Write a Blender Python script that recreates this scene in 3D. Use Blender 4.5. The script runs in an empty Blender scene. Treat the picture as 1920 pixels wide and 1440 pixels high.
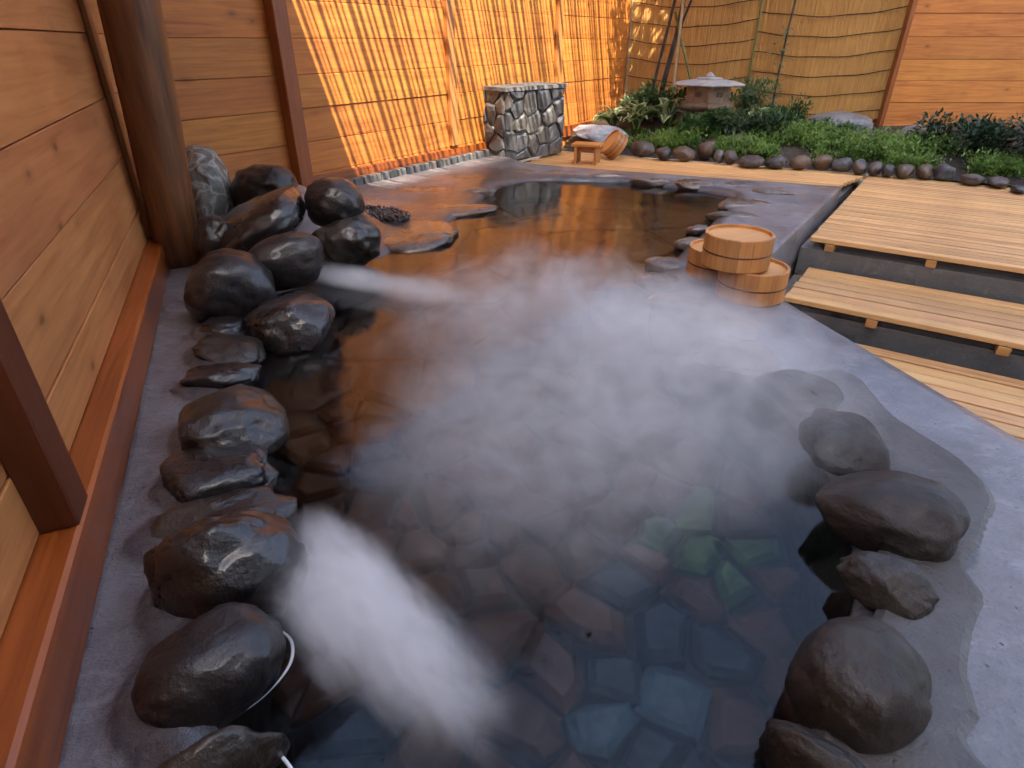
import bpy, bmesh, math, random
import numpy as np
from mathutils import Vector, Matrix, noise
rad = math.radians
SC = bpy.context.scene
COL = SC.collection

# ------------------------------------------------------------------ camera, sky, sun, exposure
cam_d = bpy.data.cameras.new('camera'); cam = bpy.data.objects.new('camera', cam_d); COL.objects.link(cam)
cam.location = (0, 0, 1.0); cam.rotation_euler = (rad(90 - 29.544), 0, 0)
cam_d.sensor_width = 36; cam_d.lens = 21.3375; cam_d.clip_start = 0.02; cam_d.clip_end = 2000
SC.camera = cam
U = Vector((.569, .822, 0)).normalized()          # along the lit wall, away from the camera
Vv = Vector((U.y, -U.x, 0))                       # square to it, towards the decks
SUN_TRAVEL = (U * .305 - Vv * .55 + Vector((0, 0, -1))).normalized()
to_sun = -SUN_TRAVEL
world = bpy.data.worlds.new('World'); SC.world = world; world.use_nodes = True
wn = world.node_tree
sky = wn.nodes.new('ShaderNodeTexSky'); sky.sky_type = 'NISHITA'; sky.sun_disc = False
sky.sun_elevation = math.asin(to_sun.z); sky.sun_rotation = math.atan2(to_sun.x, to_sun.y)
sky.air_density = 1.0; sky.dust_density = 3.0; sky.ozone_density = 1.1
wn.links.new(sky.outputs[0], wn.nodes['Background'].inputs[0]); wn.nodes['Background'].inputs[1].default_value = .15
sun_d = bpy.data.lights.new('sun', 'SUN'); sun_d.energy = 4.8; sun_d.angle = rad(.53); sun_d.color = (1, .9, .74)
sun = bpy.data.objects.new('sun', sun_d); COL.objects.link(sun)
sun.rotation_euler = SUN_TRAVEL.to_track_quat('-Z', 'Y').to_euler(); sun.location = (4, -3, 12)
SC.view_settings.view_transform = 'Standard'; SC.view_settings.look = 'None'
SC.view_settings.exposure = 1.8; SC.view_settings.gamma = 1.0
SC.render.engine = 'CYCLES'
cy = SC.cycles
cy.use_denoising = True; cy.use_adaptive_sampling = True; cy.adaptive_threshold = .04; cy.adaptive_min_samples = 12
cy.max_bounces = 12; cy.diffuse_bounces = 3; cy.glossy_bounces = 3
cy.transmission_bounces = 6; cy.volume_bounces = 9; cy.transparent_max_bounces = 8
cy.volume_step_rate = 2.0; cy.volume_max_steps = 128; cy.sample_clamp_indirect = 6
cy.caustics_refractive = True; cy.caustics_reflective = True

# ------------------------------------------------------------------ helpers
def tag(o, label=None, cat=None, group=None, kind=None):
    if label: o['label'] = label
    if cat: o['category'] = cat
    if group: o['group'] = group
    if kind: o['kind'] = kind
    return o
def link(o, parent=None):
    COL.objects.link(o)
    if parent is not None: o.parent = parent
    return o
def empty(name, loc=(0, 0, 0), rz=0.0):
    o = bpy.data.objects.new(name, None); o.empty_display_size = .1
    o.location = loc; o.rotation_euler = (0, 0, rz)
    return link(o)
def mesh_from(name, vs, fs, mat, smooth=False):
    me = bpy.data.meshes.new(name); me.from_pydata([tuple(v) for v in vs], [], fs)
    me.materials.append(mat)
    if smooth: me.polygons.foreach_set('use_smooth', [True] * len(me.polygons))
    me.update(); return me
def mobj(name, vs, fs, mat, parent=None, smooth=False):
    return link(bpy.data.objects.new(name, mesh_from(name, vs, fs, mat, smooth)), parent)
def bm_to(name, bm, mat, smooth=False):
    me = bpy.data.meshes.new(name); bm.to_mesh(me); bm.free(); me.materials.append(mat)
    if smooth: me.polygons.foreach_set('use_smooth', [True] * len(me.polygons))
    return me
_boxes = {}
def box_mesh(name, sx, sy, sz, bev, mat):
    """bevelled box centred on the origin; alike boxes share their mesh"""
    k = (name, round(sx, 3), round(sy, 3), round(sz, 3), bev, mat.name)
    if k not in _boxes:
        bm = bmesh.new(); bmesh.ops.create_cube(bm, size=1)
        for v in bm.verts: v.co = Vector((v.co.x * sx, v.co.y * sy, v.co.z * sz))
        if bev: bmesh.ops.bevel(bm, geom=bm.edges[:], offset=bev, segments=1, affect='EDGES')
        _boxes[k] = bm_to(name, bm, mat)
    return _boxes[k]
def box(name, c, s, mat, parent=None, bev=.004, rot=(0, 0, 0)):
    o = bpy.data.objects.new(name, box_mesh(name, s[0], s[1], s[2], bev, mat))
    o.location = c; o.rotation_euler = rot
    return link(o, parent)
def tube(pts, rads, n=8, cap=True):
    vs, fs = [], []
    pts = [Vector(p) for p in pts]
    for i, p in enumerate(pts):
        d = (pts[min(i + 1, len(pts) - 1)] - pts[max(i - 1, 0)]).normalized()
        a = d.cross(Vector((0, 0, 1)))
        if a.length < .05: a = d.cross(Vector((0, 1, 0)))
        a.normalize(); b = d.cross(a)
        r = rads[i] if isinstance(rads, (list, tuple)) else rads
        for k in range(n):
            t = 2 * math.pi * k / n
            vs.append(p + a * (math.cos(t) * r) + b * (math.sin(t) * r))
    for i in range(len(pts) - 1):
        for k in range(n):
            fs.append((i * n + k, i * n + (k + 1) % n, (i + 1) * n + (k + 1) % n, (i + 1) * n + k))
    if cap:
        fs.append(tuple(range(n))); fs.append(tuple((len(pts) - 1) * n + k for k in reversed(range(n))))
    return vs, fs
def lathe(prof, n=32, a0=0.0, a1=2 * math.pi):
    vs, fs = [], []; full = abs(a1 - a0 - 2 * math.pi) < 1e-6; m = n if full else n + 1
    for r, z in prof:
        for k in range(m):
            t = a0 + (a1 - a0) * k / n
            vs.append((r * math.cos(t), r * math.sin(t), z))
    for i in range(len(prof) - 1):
        for k in range(n):
            k2 = (k + 1) % m if full else k + 1
            fs.append((i * m + k, i * m + k2, (i + 1) * m + k2, (i + 1) * m + k))
    return vs, fs
def clip(poly, nx, ny, d):
    out = []
    for i in range(len(poly)):
        p, q = poly[i], poly[(i + 1) % len(poly)]
        a, b = p[0] * nx + p[1] * ny - d, q[0] * nx + q[1] * ny - d
        if a <= 0: out.append(p)
        if (a < 0 < b) or (b < 0 < a):
            t = a / (a - b); out.append((p[0] + (q[0] - p[0]) * t, p[1] + (q[1] - p[1]) * t))
    return out
def voronoi(pts, poly, gap):
    """cells of pts inside the convex polygon, each shrunk by gap"""
    cells = []
    for i, p in enumerate(pts):
        c = list(poly)
        for j, q in enumerate(pts):
            if i == j: continue
            dx, dy = q[0] - p[0], q[1] - p[1]; L = math.hypot(dx, dy)
            if L > 1.3: continue
            nx, ny = dx / L, dy / L
            c = clip(c, nx, ny, (p[0] + q[0]) / 2 * nx + (p[1] + q[1]) / 2 * ny - gap)
            if len(c) < 3: break
        if len(c) >= 3: cells.append(c)
    return cells
def fbm(p, o=4):
    return noise.fractal(Vector(p), 1.0, 2.0, o)

# ------------------------------------------------------------------ materials
class NT:
    def __init__(s, name):
        s.m = bpy.data.materials.new(name); s.m.use_nodes = True; s.t = s.m.node_tree
        s.b = s.t.nodes['Principled BSDF']; s.out = s.t.nodes['Material Output']
    def n(s, typ, **kw):
        x = s.t.nodes.new('ShaderNode' + typ)
        for k, v in kw.items(): setattr(x, k, v)
        return x
    def l(s, a, b): s.t.links.new(a, b)
    def set(s, x, i, v):
        if hasattr(v, 'links') or isinstance(v, bpy.types.NodeSocket): s.l(v, x.inputs[i])
        else: x.inputs[i].default_value = v
    def math(s, op, a, b=0.0, c=None, clamp=False):
        x = s.n('Math', operation=op); x.use_clamp = clamp
        s.set(x, 0, a); s.set(x, 1, b)
        if c is not None: s.set(x, 2, c)
        return x.outputs[0]
    def mix(s, f, a, b, mode='MIX'):
        x = s.n('MixRGB', blend_type=mode); s.set(x, 0, f); s.set(x, 1, a); s.set(x, 2, b)
        return x.outputs[0]
    def coords(s, scale=(1, 1, 1), rnd=True, rot=(0, 0, 0)):
        tc = s.n('TexCoord'); v = tc.outputs['Object']
        if rnd:
            oi = s.n('ObjectInfo'); cb = s.n('CombineXYZ')
            s.set(cb, 0, s.math('MULTIPLY', oi.outputs['Random'], 37.0)); s.set(cb, 1, s.math('MULTIPLY', oi.outputs['Random'], 91.0)); s.set(cb, 2, s.math('MULTIPLY', oi.outputs['Random'], 53.0))
            ad = s.n('VectorMath', operation='ADD'); s.l(v, ad.inputs[0]); s.l(cb.outputs[0], ad.inputs[1]); v = ad.outputs[0]
        return s.map(v, scale, rot)
    def map(s, v, scale, rot=(0, 0, 0)):
        mp = s.n('Mapping'); s.l(v, mp.inputs[0]); mp.inputs['Scale'].default_value = scale; mp.inputs['Rotation'].default_value = rot
        return mp.outputs[0]
    def noise(s, v, scale, detail=4, rough=.55, dist=0.0):
        x = s.n('TexNoise'); s.l(v, x.inputs['Vector']); x.inputs['Scale'].default_value = scale
        x.inputs['Detail'].default_value = detail; x.inputs['Roughness'].default_value = rough; x.inputs['Distortion'].default_value = dist
        return x.outputs[0]
    def ramp(s, f, stops):
        x = s.n('ValToRGB'); s.l(f, x.inputs[0]); e = x.color_ramp.elements
        while len(e) < len(stops): e.new(.5)
        for i, (p, c) in enumerate(stops):
            e[i].position = p; e[i].color = (c, c, c, 1) if isinstance(c, (int, float)) else (*c, 1)
        return x.outputs[0]
    def bump(s, h, strength, dist=.01, into=None):
        x = s.n('Bump'); x.inputs['Strength'].default_value = strength; x.inputs['Distance'].default_value = dist
        s.l(h, x.inputs['Height'])
        if into is not None: s.l(into, x.inputs['Normal'])
        s.l(x.outputs[0], s.b.inputs['Normal']); return x.outputs[0]
    def p(s, **kw):
        for k, v in kw.items(): s.set(s.b, k.replace('_', ' '), v)
        return s

def wood(name, dark, light, axis=0, rough=.45, knots=True, var=.2, grain=1.0, wet=0.0, coat=0.0):
    """sawn timber, grain along the given local axis"""
    w = NT(name)
    st = [14.0, 14.0, 14.0]; st[axis] = .9
    v = w.coords((1, 1, 1))
    vs = w.map(v, st)
    warp = w.noise(w.map(v, [2.2 if i == axis else 5 for i in range(3)]), 1.0, 2)
    g1 = w.noise(vs, 1.6 * grain, 5, .6, 1.2)
    st2 = [70.0, 70.0, 70.0]; st2[axis] = 2.0
    g2 = w.noise(w.map(v, st2), 1.0, 3, .6)
    f = w.math('ADD', w.math('MULTIPLY', g1, .62), w.math('MULTIPLY', g2, .28))
    f = w.math('ADD', f, w.math('MULTIPLY', warp, .22))
    col = w.ramp(f, [(.38, dark), (.52, [a * .45 + b * .55 for a, b in zip(dark, light)]), (.68, light)])
    if knots:
        kv = [1.0, .22, 1.0] if axis == 0 else [1.0, 1.0, 1.0]; kv[axis] = .5
        vo = w.n('TexVoronoi'); vo.inputs['Scale'].default_value = 7.5; vo.inputs['Randomness'].default_value = 1
        w.l(w.map(v, kv), vo.inputs['Vector'])
        k = w.ramp(vo.outputs['Distance'], [(0.0, 1.0), (.07, .9), (.12, .3), (.26, 0.0)])
        sel = w.math('GREATER_THAN', w.math('FRACT', w.math('MULTIPLY', vo.outputs['Color'], 7.31)), .45)
        k = w.math('MULTIPLY', k, sel)
        col = w.mix(w.math('MULTIPLY', k, .75), col, (*[c * .32 for c in dark], 1))
    oi = w.n('ObjectInfo')
    val = w.math('ADD', w.math('MULTIPLY', oi.outputs['Random'], var), 1 - var * .5)
    hs = w.n('HueSaturation'); w.l(col, hs.inputs['Color']); w.l(val, hs.inputs['Value'])
    w.set(hs, 'Hue', w.math('ADD', w.math('MULTIPLY', w.math('FRACT', w.math('MULTIPLY', oi.outputs['Random'], 9.7)), .008), .496))
    big = w.noise(w.coords((1, 1, 1), False), 1.7, 3)
    c2 = w.mix(w.math('MULTIPLY', w.ramp(big, [(.4, 0.0), (.75, 1.0)]), .28), hs.outputs[0], (*[c * .55 for c in dark], 1), 'MIX')
    w.p(Base_Color=c2)
    w.p(Roughness=w.math('ADD', w.math('MULTIPLY', f, .22), rough - .1))
    if coat: w.p(Coat_Weight=coat, Coat_Roughness=.25)
    w.bump(f, .25, .004)
    return w.m

def stone(name, c1, c2, c3=None, rough=.35, wet=.6, bump=.6, scale=1.0, vein=None, speck=.5):
    w = NT(name); v = w.coords()
    n1 = w.noise(v, 5 * scale, 6, .6, .5); n2 = w.noise(v, 26 * scale, 5, .65); n3 = w.noise(v, 110 * scale, 3, .6)
    col = w.ramp(n1, [(.36, c1), (.62, c2)])
    if c3: col = w.mix(w.ramp(w.noise(v, 3.1 * scale, 4, .6, .8), [(.55, 0.0), (.72, .75)]), col, (*c3, 1))
    col = w.mix(w.math('MULTIPLY', w.ramp(n2, [(.5, 0.0), (.75, 1.0)]), speck), col, (*[a * .4 for a in c1], 1))
    h = w.math('ADD', w.math('MULTIPLY', n2, .6), w.math('MULTIPLY', n3, .34))
    if vein:
        vo = w.n('TexVoronoi', feature='DISTANCE_TO_EDGE'); vo.inputs['Scale'].default_value = 9
        ad = w.n('VectorMath', operation='ADD'); w.l(v, ad.inputs[0])
        nn = w.n('TexNoise'); w.l(v, nn.inputs['Vector']); nn.inputs['Scale'].default_value = 7
        sc = w.n('VectorMath', operation='SCALE'); w.l(nn.outputs['Color'], sc.inputs[0]); sc.inputs['Scale'].default_value = .22
        w.l(sc.outputs[0], ad.inputs[1]); w.l(ad.outputs[0], vo.inputs['Vector'])
        k = w.ramp(vo.outputs[0], [(0.0, .9), (.05, .5), (.13, 0.0)])
        col = w.mix(k, col, (*vein, 1)); h = w.math('ADD', h, w.math('MULTIPLY', k, .5))
    w.p(Base_Color=col)
    r = w.math('ADD', w.math('MULTIPLY', w.ramp(w.noise(v, 7 * scale, 4), [(.35, 0.0), (.7, 1.0)]), .25), rough - .1)
    w.p(Roughness=r)
    if wet: w.p(Coat_Weight=wet, Coat_Roughness=.09, Coat_IOR=1.4)
    nrm = w.bump(h, bump, .012)
    return w.m

def concrete(name, c1, c2, rough=.4, wet=.5, pores=1.0, rnd=False, damp=False):
    w = NT(name); v = w.coords(rnd=rnd)
    n1 = w.noise(v, 1.9, 5, .6, .3); n2 = w.noise(v, 14, 5, .65); n3 = w.noise(v, 120, 3, .7)
    col = w.ramp(w.math('ADD', w.math('MULTIPLY', n1, .65), w.math('MULTIPLY', n2, .35)), [(.35, c1), (.65, c2)])
    col = w.mix(w.math('MULTIPLY', w.ramp(n3, [(.52, 0.0), (.72, 1.0)]), .4 * pores), col, (*[a * .45 for a in c1], 1))
    sc_ = w.ramp(w.noise(w.map(v, (1, 2.2, 1), (0, 0, .5)), 6.5, 5, .7, .6), [(.56, 0.0), (.70, 1.0)])
    col = w.mix(w.math('MULTIPLY', sc_, .4), col, (*[min(.6, a * 1.75) for a in c2], 1))
    vo = w.n('TexVoronoi'); vo.inputs['Scale'].default_value = 38; w.l(v, vo.inputs['Vector'])
    pk = w.math('MULTIPLY', w.ramp(vo.outputs['Distance'], [(.05, 1.0), (.16, 0.0)]), w.math('GREATER_THAN', w.math('FRACT', w.math('MULTIPLY', vo.outputs['Color'], 5.7)), .72))
    col = w.mix(w.math('MULTIPLY', pk, .6 * pores), col, (.03, .028, .03, 1))
    wn_ = w.ramp(w.noise(v, 2.6, 4, .6), [(.4, 0.0), (.62, 1.0)])
    if damp:
        at = w.n('Attribute'); at.attribute_name = 'damp'
        dk = w.ramp(w.math('ADD', at.outputs['Fac'], w.math('MULTIPLY', w.math('SUBTRACT', n2, .5), .5)), [(.42, 0.0), (.58, 1.0)])
        col = w.mix(w.math('MULTIPLY', dk, .85), col, (.048, .043, .045, 1)); wn_ = w.math('MAXIMUM', wn_, dk)
    w.p(Base_Color=col)
    w.p(Roughness=w.math('ADD', w.math('MULTIPLY', wn_, -.22), rough + .1), Coat_Weight=w.math('MULTIPLY', wn_, wet), Coat_Roughness=.12)
    h = w.math('ADD', w.math('MULTIPLY', n3, .35), w.math('ADD', w.math('MULTIPLY', n2, 1.3), w.math('MULTIPLY', pk, -.5)))
    w.bump(h, .9, .010)
    return w.m

def leafmat(name, c1, c2, edge=None):
    w = NT(name); v = w.coords()
    oi = w.n('ObjectInfo'); gi = w.noise(w.coords(rnd=False), 9, 3, .7)
    col = w.ramp(w.math('ADD', w.math('MULTIPLY', gi, .9), w.math('MULTIPLY', oi.outputs['Random'], .1)), [(.35, c1), (.68, c2)])
    if edge:
        tc = w.n('TexCoord'); sx = w.n('SeparateXYZ'); w.l(tc.outputs['UV'], sx.inputs[0])
        k = w.ramp(w.math('ABSOLUTE', w.math('SUBTRACT', sx.outputs[0], .5)), [(.24, 0.0), (.36, 1.0)])
        col = w.mix(k, col, (*edge, 1))
    w.p(Base_Color=col, Roughness=.45)
    tr = w.n('BsdfTranslucent'); w.l(col, tr.inputs[0]); mx = w.n('MixShader'); mx.inputs[0].default_value = .3
    w.l(w.b.outputs[0], mx.inputs[1]); w.l(tr.outputs[0], mx.inputs[2]); w.l(mx.outputs[0], w.out.inputs[0])
    return w.m

M = {}
M['wall'] = wood('cedar_wall', (.38, .10, .014), (.70, .255, .045), rough=.56)
M['wall_near'] = wood('cedar_wall_wet', (.37, .115, .032), (.62, .235, .075), rough=.48, coat=.08)
M['post'] = wood('cedar_post', (.20, .045, .009), (.36, .10, .022), axis=2, rough=.42, knots=False)
M['beam'] = wood('cedar_sill', (.17, .03, .005), (.36, .08, .013), rough=.3, knots=False, coat=.4)
M['trim'] = wood('pale_trim', (.34, .125, .03), (.56, .24, .07), axis=2, rough=.4, knots=False)
M['slat'] = wood('cypress_slat', (.45, .21, .068), (.70, .395, .155), rough=.5, var=.38)
M['block_wood'] = wood('cypress_block', (.34, .14, .035), (.54, .27, .085), rough=.5, knots=False)
M['stud'] = wood('dark_stud', (.075, .018, .005), (.15, .038, .011), axis=2, rough=.4, knots=False)
M['log'] = wood('log_bark', (.03, .010, .004), (.27, .105, .03), axis=2, rough=.45, knots=False, grain=.55, coat=.1)
M['stave'] = wood('bucket_stave', (.37, .13, .03), (.58, .25, .07), axis=2, rough=.42, knots=False, var=.34, grain=.7)
M['disc'] = wood('bucket_board', (.46, .20, .055), (.64, .34, .12), rough=.45, knots=False)
M['lath'] = wood('lath', (.2, .1, .04), (.35, .2, .08), rough=.6, knots=False)
M['hoop'] = NT('hoop_band').p(Base_Color=(.10, .035, .015, 1), Roughness=.4, Metallic=.3).m
M['rock'] = stone('wet_basalt', (.0075, .0058, .006), (.02, .0145, .014), (.03, .021, .012), rough=.40, wet=.5, bump=.7)
M['rock_gloss'] = stone('running_wet_basalt', (.0075, .0058, .006), (.02, .014, .0135), rough=.30, wet=.85, bump=.9)
M['rock_brown'] = stone('brown_wet_rock', (.014, .0088, .0065), (.036, .023, .015), (.055, .034, .016), rough=.38, wet=.6, bump=.8)
M['rock_dull'] = stone('dull_brown_rock', (.014, .0085, .0055), (.03, .019, .012), (.04, .025, .011), rough=.6, wet=.12, bump=.6)
M['rock_flat'] = stone('flat_rim_stone', (.075, .048, .034), (.15, .10, .07), (.19, .105, .06), rough=.3, wet=.6, bump=.3)
M['rock_grey'] = stone('blue_grey_stone', (.10, .10, .105), (.20, .195, .20), rough=.5, wet=.15)
M['rock_lichen'] = stone('lichen_stone', (.17, .155, .125), (.27, .25, .20), rough=.55, wet=.1, vein=(.55, .52, .45), bump=.7)
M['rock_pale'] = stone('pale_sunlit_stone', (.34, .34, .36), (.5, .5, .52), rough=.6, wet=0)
EDGE = [stone('edging_cobble_%d' % i, a, b, c, rough=.5, wet=.15) for i, (a, b, c) in enumerate([((.045, .03, .024), (.10, .07, .055), None), ((.05, .046, .045), (.12, .11, .108), None), ((.065, .037, .021), (.13, .08, .047), None), ((.03, .027, .027), (.075, .066, .063), None)])]
M['concrete'] = concrete('rim_concrete', (.112, .102, .108), (.222, .203, .215), damp=True)
M['mortar'] = concrete('damp_mortar', (.06, .051, .048), (.10, .087, .08), rough=.5, wet=.2, pores=.5)
M['step'] = concrete('step_concrete', (.10, .092, .08), (.17, .155, .135), rough=.6, wet=.1)
M['pool'] = concrete('pool_lining', (.024, .02, .017), (.05, .042, .034), rough=.6, wet=0)
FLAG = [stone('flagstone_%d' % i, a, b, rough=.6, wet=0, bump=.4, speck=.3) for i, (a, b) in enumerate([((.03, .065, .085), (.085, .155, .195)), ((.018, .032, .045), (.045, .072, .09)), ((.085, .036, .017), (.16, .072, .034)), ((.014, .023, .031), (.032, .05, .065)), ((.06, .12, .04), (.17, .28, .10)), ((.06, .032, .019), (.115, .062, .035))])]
M['masonry'] = [stone('masonry_stone_%d' % i, a, b, rough=.4, wet=.4, speck=.4) for i, (a, b) in enumerate([((.065, .063, .064), (.13, .127, .127)), ((.045, .044, .047), (.095, .093, .096)), ((.075, .067, .06), (.145, .134, .12))])]
M['mortar_pale'] = concrete('masonry_mortar', (.10, .096, .092), (.18, .172, .165), rough=.7, wet=0)
M['soil'] = concrete('garden_soil', (.022, .015, .01), (.05, .035, .022), rough=.85, wet=0)
M['gravel'] = stone('dark_gravel', (.02, .018, .018), (.06, .055, .052), rough=.3, wet=.5)
M['reed'] = wood('reed_mat', (.50, .225, .055), (.74, .40, .12), axis=2, rough=.55, knots=False, grain=1.6)
M['rope'] = NT('black_cord').p(Base_Color=(.012, .009, .008, 1), Roughness=.8).m
M['bark'] = stone('thin_bark', (.03, .022, .016), (.085, .065, .05), rough=.8, wet=0)
M['bamboo'] = wood('bamboo_pole', (.30, .22, .11), (.48, .37, .2), axis=2, rough=.4, knots=False)
M['bamboo_green'] = wood('green_bamboo', (.10, .11, .02), (.2, .2, .05), axis=2, rough=.35, knots=False)
M['lantern'] = stone('lantern_granite', (.26, .25, .25), (.40, .385, .38), rough=.75, wet=0, speck=.4, scale=2)
M['lantern_brown'] = stone('lantern_weathered', (.20, .125, .075), (.33, .22, .14), rough=.8, wet=0, scale=2)
M['lantern_dark'] = stone('lantern_recess', (.09, .06, .04), (.14, .10, .07), rough=.9, wet=0)
M['hosta'] = leafmat('hosta_leaf', (.05, .12, .025), (.10, .19, .05), edge=(.46, .47, .26))
M['cover'] = leafmat('ground_cover', (.085, .18, .025), (.27, .39, .075))
M['shrub'] = leafmat('shrub_leaf', (.03, .085, .022), (.085, .17, .05))
M['shrub_dark'] = leafmat('dark_shrub_leaf', (.012, .03, .012), (.035, .07, .026))
M['shrub_pale'] = leafmat('pale_leaf', (.09, .16, .07), (.2, .29, .14))
M['plaster'] = concrete('blocker_plaster', (.5, .45, .38), (.62, .57, .5), rough=.8, wet=0)  # walls of the added sun-blocking block
M['tile'] = stone('roof_tile', (.05, .052, .06), (.09, .093, .10), rough=.5, wet=0)
M['glass'] = NT('dark_glass').p(Base_Color=(.03, .04, .05, 1), Roughness=.05).m
M['highlight'] = NT('white_highlight').p(Base_Color=(.9, .9, .92, 1), Roughness=.6).m

# water: clear, slightly ruffled, faintly tinted
w = NT('spring_water')
v = w.coords(rnd=False)
w.p(Base_Color=(.62, .68, .70, 1), Roughness=.10, IOR=1.42, Transmission_Weight=1.0)
h = w.math('ADD', w.math('MULTIPLY', w.noise(w.map(v, (2.2, 1.5, 1)), 1.2, 2, .45, .4), 1.0), w.math('MULTIPLY', w.noise(v, 9, 2, .5, .3), .14))
w.bump(h, .16, .05)
M['water'] = w.m

# ------------------------------------------------------------------ ground, steps, pool
C0 = Vector((1.126, 2.797, 0))
def uv(u, v_, z=0.0): 
    p = C0 + U * u + Vv * v_; return Vector((p.x, p.y, z))
ANG_V = math.atan2(Vv.y, Vv.x)

g = mobj('ground', [(-300, -300, -.95), (300, -300, -.95), (300, 300, -.95), (-300, 300, -.95)], [(0, 1, 2, 3)], M['soil']); tag(g, kind='structure')

def prism(name, poly, z0, z1, mat, parent=None):
    n = len(poly); vs = [(p[0], p[1], z0) for p in poly] + [(p[0], p[1], z1) for p in poly]
    fs = [tuple(range(n, 2 * n)), tuple(reversed(range(n)))] + [(i, (i + 1) % n, n + (i + 1) % n, n + i) for i in range(n)]
    return mobj(name, vs, fs, mat, parent)
# concrete step levels under the decks (three levels)
o = prism('step_lower', [(1.17, 2.74), (1.42, 1.70), (1.66, .70), (1.92, -.55), (1.95, -1.5), (5.5, -3.5), uv(.6, 5.5), uv(.6, .02)], -.9, -.475, M['step']); tag(o, kind='structure')
for nm, u0, u1, v0, v1, top in (('step_middle', .60, 1.215, .02, 5.5, -.325), ('step_upper', 1.215, 4.3, .02, 5.5, -.145)):
    o = prism(nm, [uv(u0, v0), uv(u0, v1), uv(u1, v1), uv(u1, v0)], -.9, top, M['step']); tag(o, kind='structure')
o = prism('back_terrace', [(.0, 5.95), (2.60, 4.99), (3.29, 5.95), (1.2, 6.95), (.2, 7.0), (-.25, 6.3)], -.9, -.147, M['step']); tag(o, kind='structure')

# boulder tables: label, (place, half sizes, turn), tilt, seed, material, shape
GL = 'boulders along the left rim'
LEFT = [
 ('brown boulder at the bottom left corner of the pool, cut off by the frame', ((-0.465, 0.514, 0.0), (0.12, 0.038, 0.1), 0.735), 6, 31, 'rock_brown', {}),
 ('dark oval boulder second from the bottom on the left rim, edged by a painted white highlight', ((-0.532, 0.685, 0.03), (0.13, 0.095, 0.085), 0.66), -6, 32, 'rock', dict(cuts=1, rough=.06, fine=.02)),
 ('large glossy boulder beside the white steam jet on the left rim', ((-0.584, 0.907, 0.05), (0.151, 0.108, 0.12), 0.572), 10, 33, 'rock_gloss', dict(cuts=7, cutd=(.55, .8))),
 ('flat brown slab tucked behind the large glossy boulder on the left rim', ((-0.69, 1.095, 0.0), (0.174, 0.078, 0.05), 0.562), 4, 34, 'rock_brown', dict(power=3)),
 ('low flat boulder with a shiny top, just beyond the flat brown slab', ((-0.754, 1.255, 0.02), (0.134, 0.111, 0.055), 0.541), 4, 35, 'rock_gloss', dict(cuts=7, power=2.8)),
 ('squarish brown boulder in the middle of the left rim', ((-0.797, 1.461, 0.04), (0.146, 0.16, 0.09), 0.499), 6, 36, 'rock_brown', dict(cuts=7, cutd=(.6, .8))),
 ('ragged glistening stone just behind the squarish brown boulder', ((-0.961, 1.765, 0.02), (0.128, 0.079, 0.045), 0.499), 3, 37, 'rock_gloss', dict(cuts=7)),
 ('pointed brown stone third below the big round boulder', ((-1.02, 1.968, 0.02), (0.121, 0.12, 0.045), 0.478), 10, 38, 'rock_brown', dict(cuts=6)),
 ('smallest flat dark stone right under the big round boulder', ((-1.121, 2.166, 0.02), (0.092, 0.085, 0.04), 0.478), 4, 39, 'rock_gloss', dict(cuts=5)),
 ('big round dark boulder in front of the log post', ((-1.167, 2.38, 0.11), (0.175, 0.153, 0.15), 0.456), 4, 40, 'rock', dict(cuts=1, rough=.08, fine=.02)),
 ('black boulder low at the waterline with one bright glint', ((-0.909, 2.281, 0.0), (0.179, 0.229, 0.12), 0.379), 4, 41, 'rock_gloss', dict(cuts=6)),
 ('smooth olive topped oval boulder leaning over the water', ((-0.998, 2.583, 0.15), (0.18, 0.117, 0.12), 0.369), -12, 42, 'rock', dict(cuts=2, rough=.06)),
 ('small pointed black stone against the foot of the log post', ((-1.453, 2.913, 0.13), (0.094, 0.121, 0.14), 0.463), 8, 43, 'rock', dict(cuts=4)),
 ('large tilted slab boulder with a pale shiny upper face', ((-1.29, 3.137, 0.2), (0.241, 0.386, 0.115), 0.39), -30, 44, 'rock_gloss', dict(cuts=3, cutd=(.6, .8), rough=.05, power=3.2, fine=.012)),
 ('pale upright lichen patterned stone beside the log post', ((-1.814, 3.709, 0.22), (0.152, 0.243, 0.25), 0.455), 3, 45, 'rock_lichen', dict(cuts=4, rough=.08)),
 ('dark jagged rock behind the large tilted slab boulder', ((-1.468, 3.709, 0.22), (0.198, 0.201, 0.15), 0.377), -6, 46, 'rock', dict(cuts=7)),
 ('rounded violet black boulder on top of the pile by the far rim', ((-0.92, 3.211, 0.26), (0.151, 0.16, 0.13), 0.279), 4, 47, 'rock', dict(cuts=3, rough=.08)),
 ('mottled brown boulder beneath the violet black one at the waterline', ((-0.858, 3.118, 0.09), (0.177, 0.145, 0.14), 0.269), 0, 48, 'rock_brown', dict(cuts=5)),
]
GR = 'boulders along the right rim'
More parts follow.
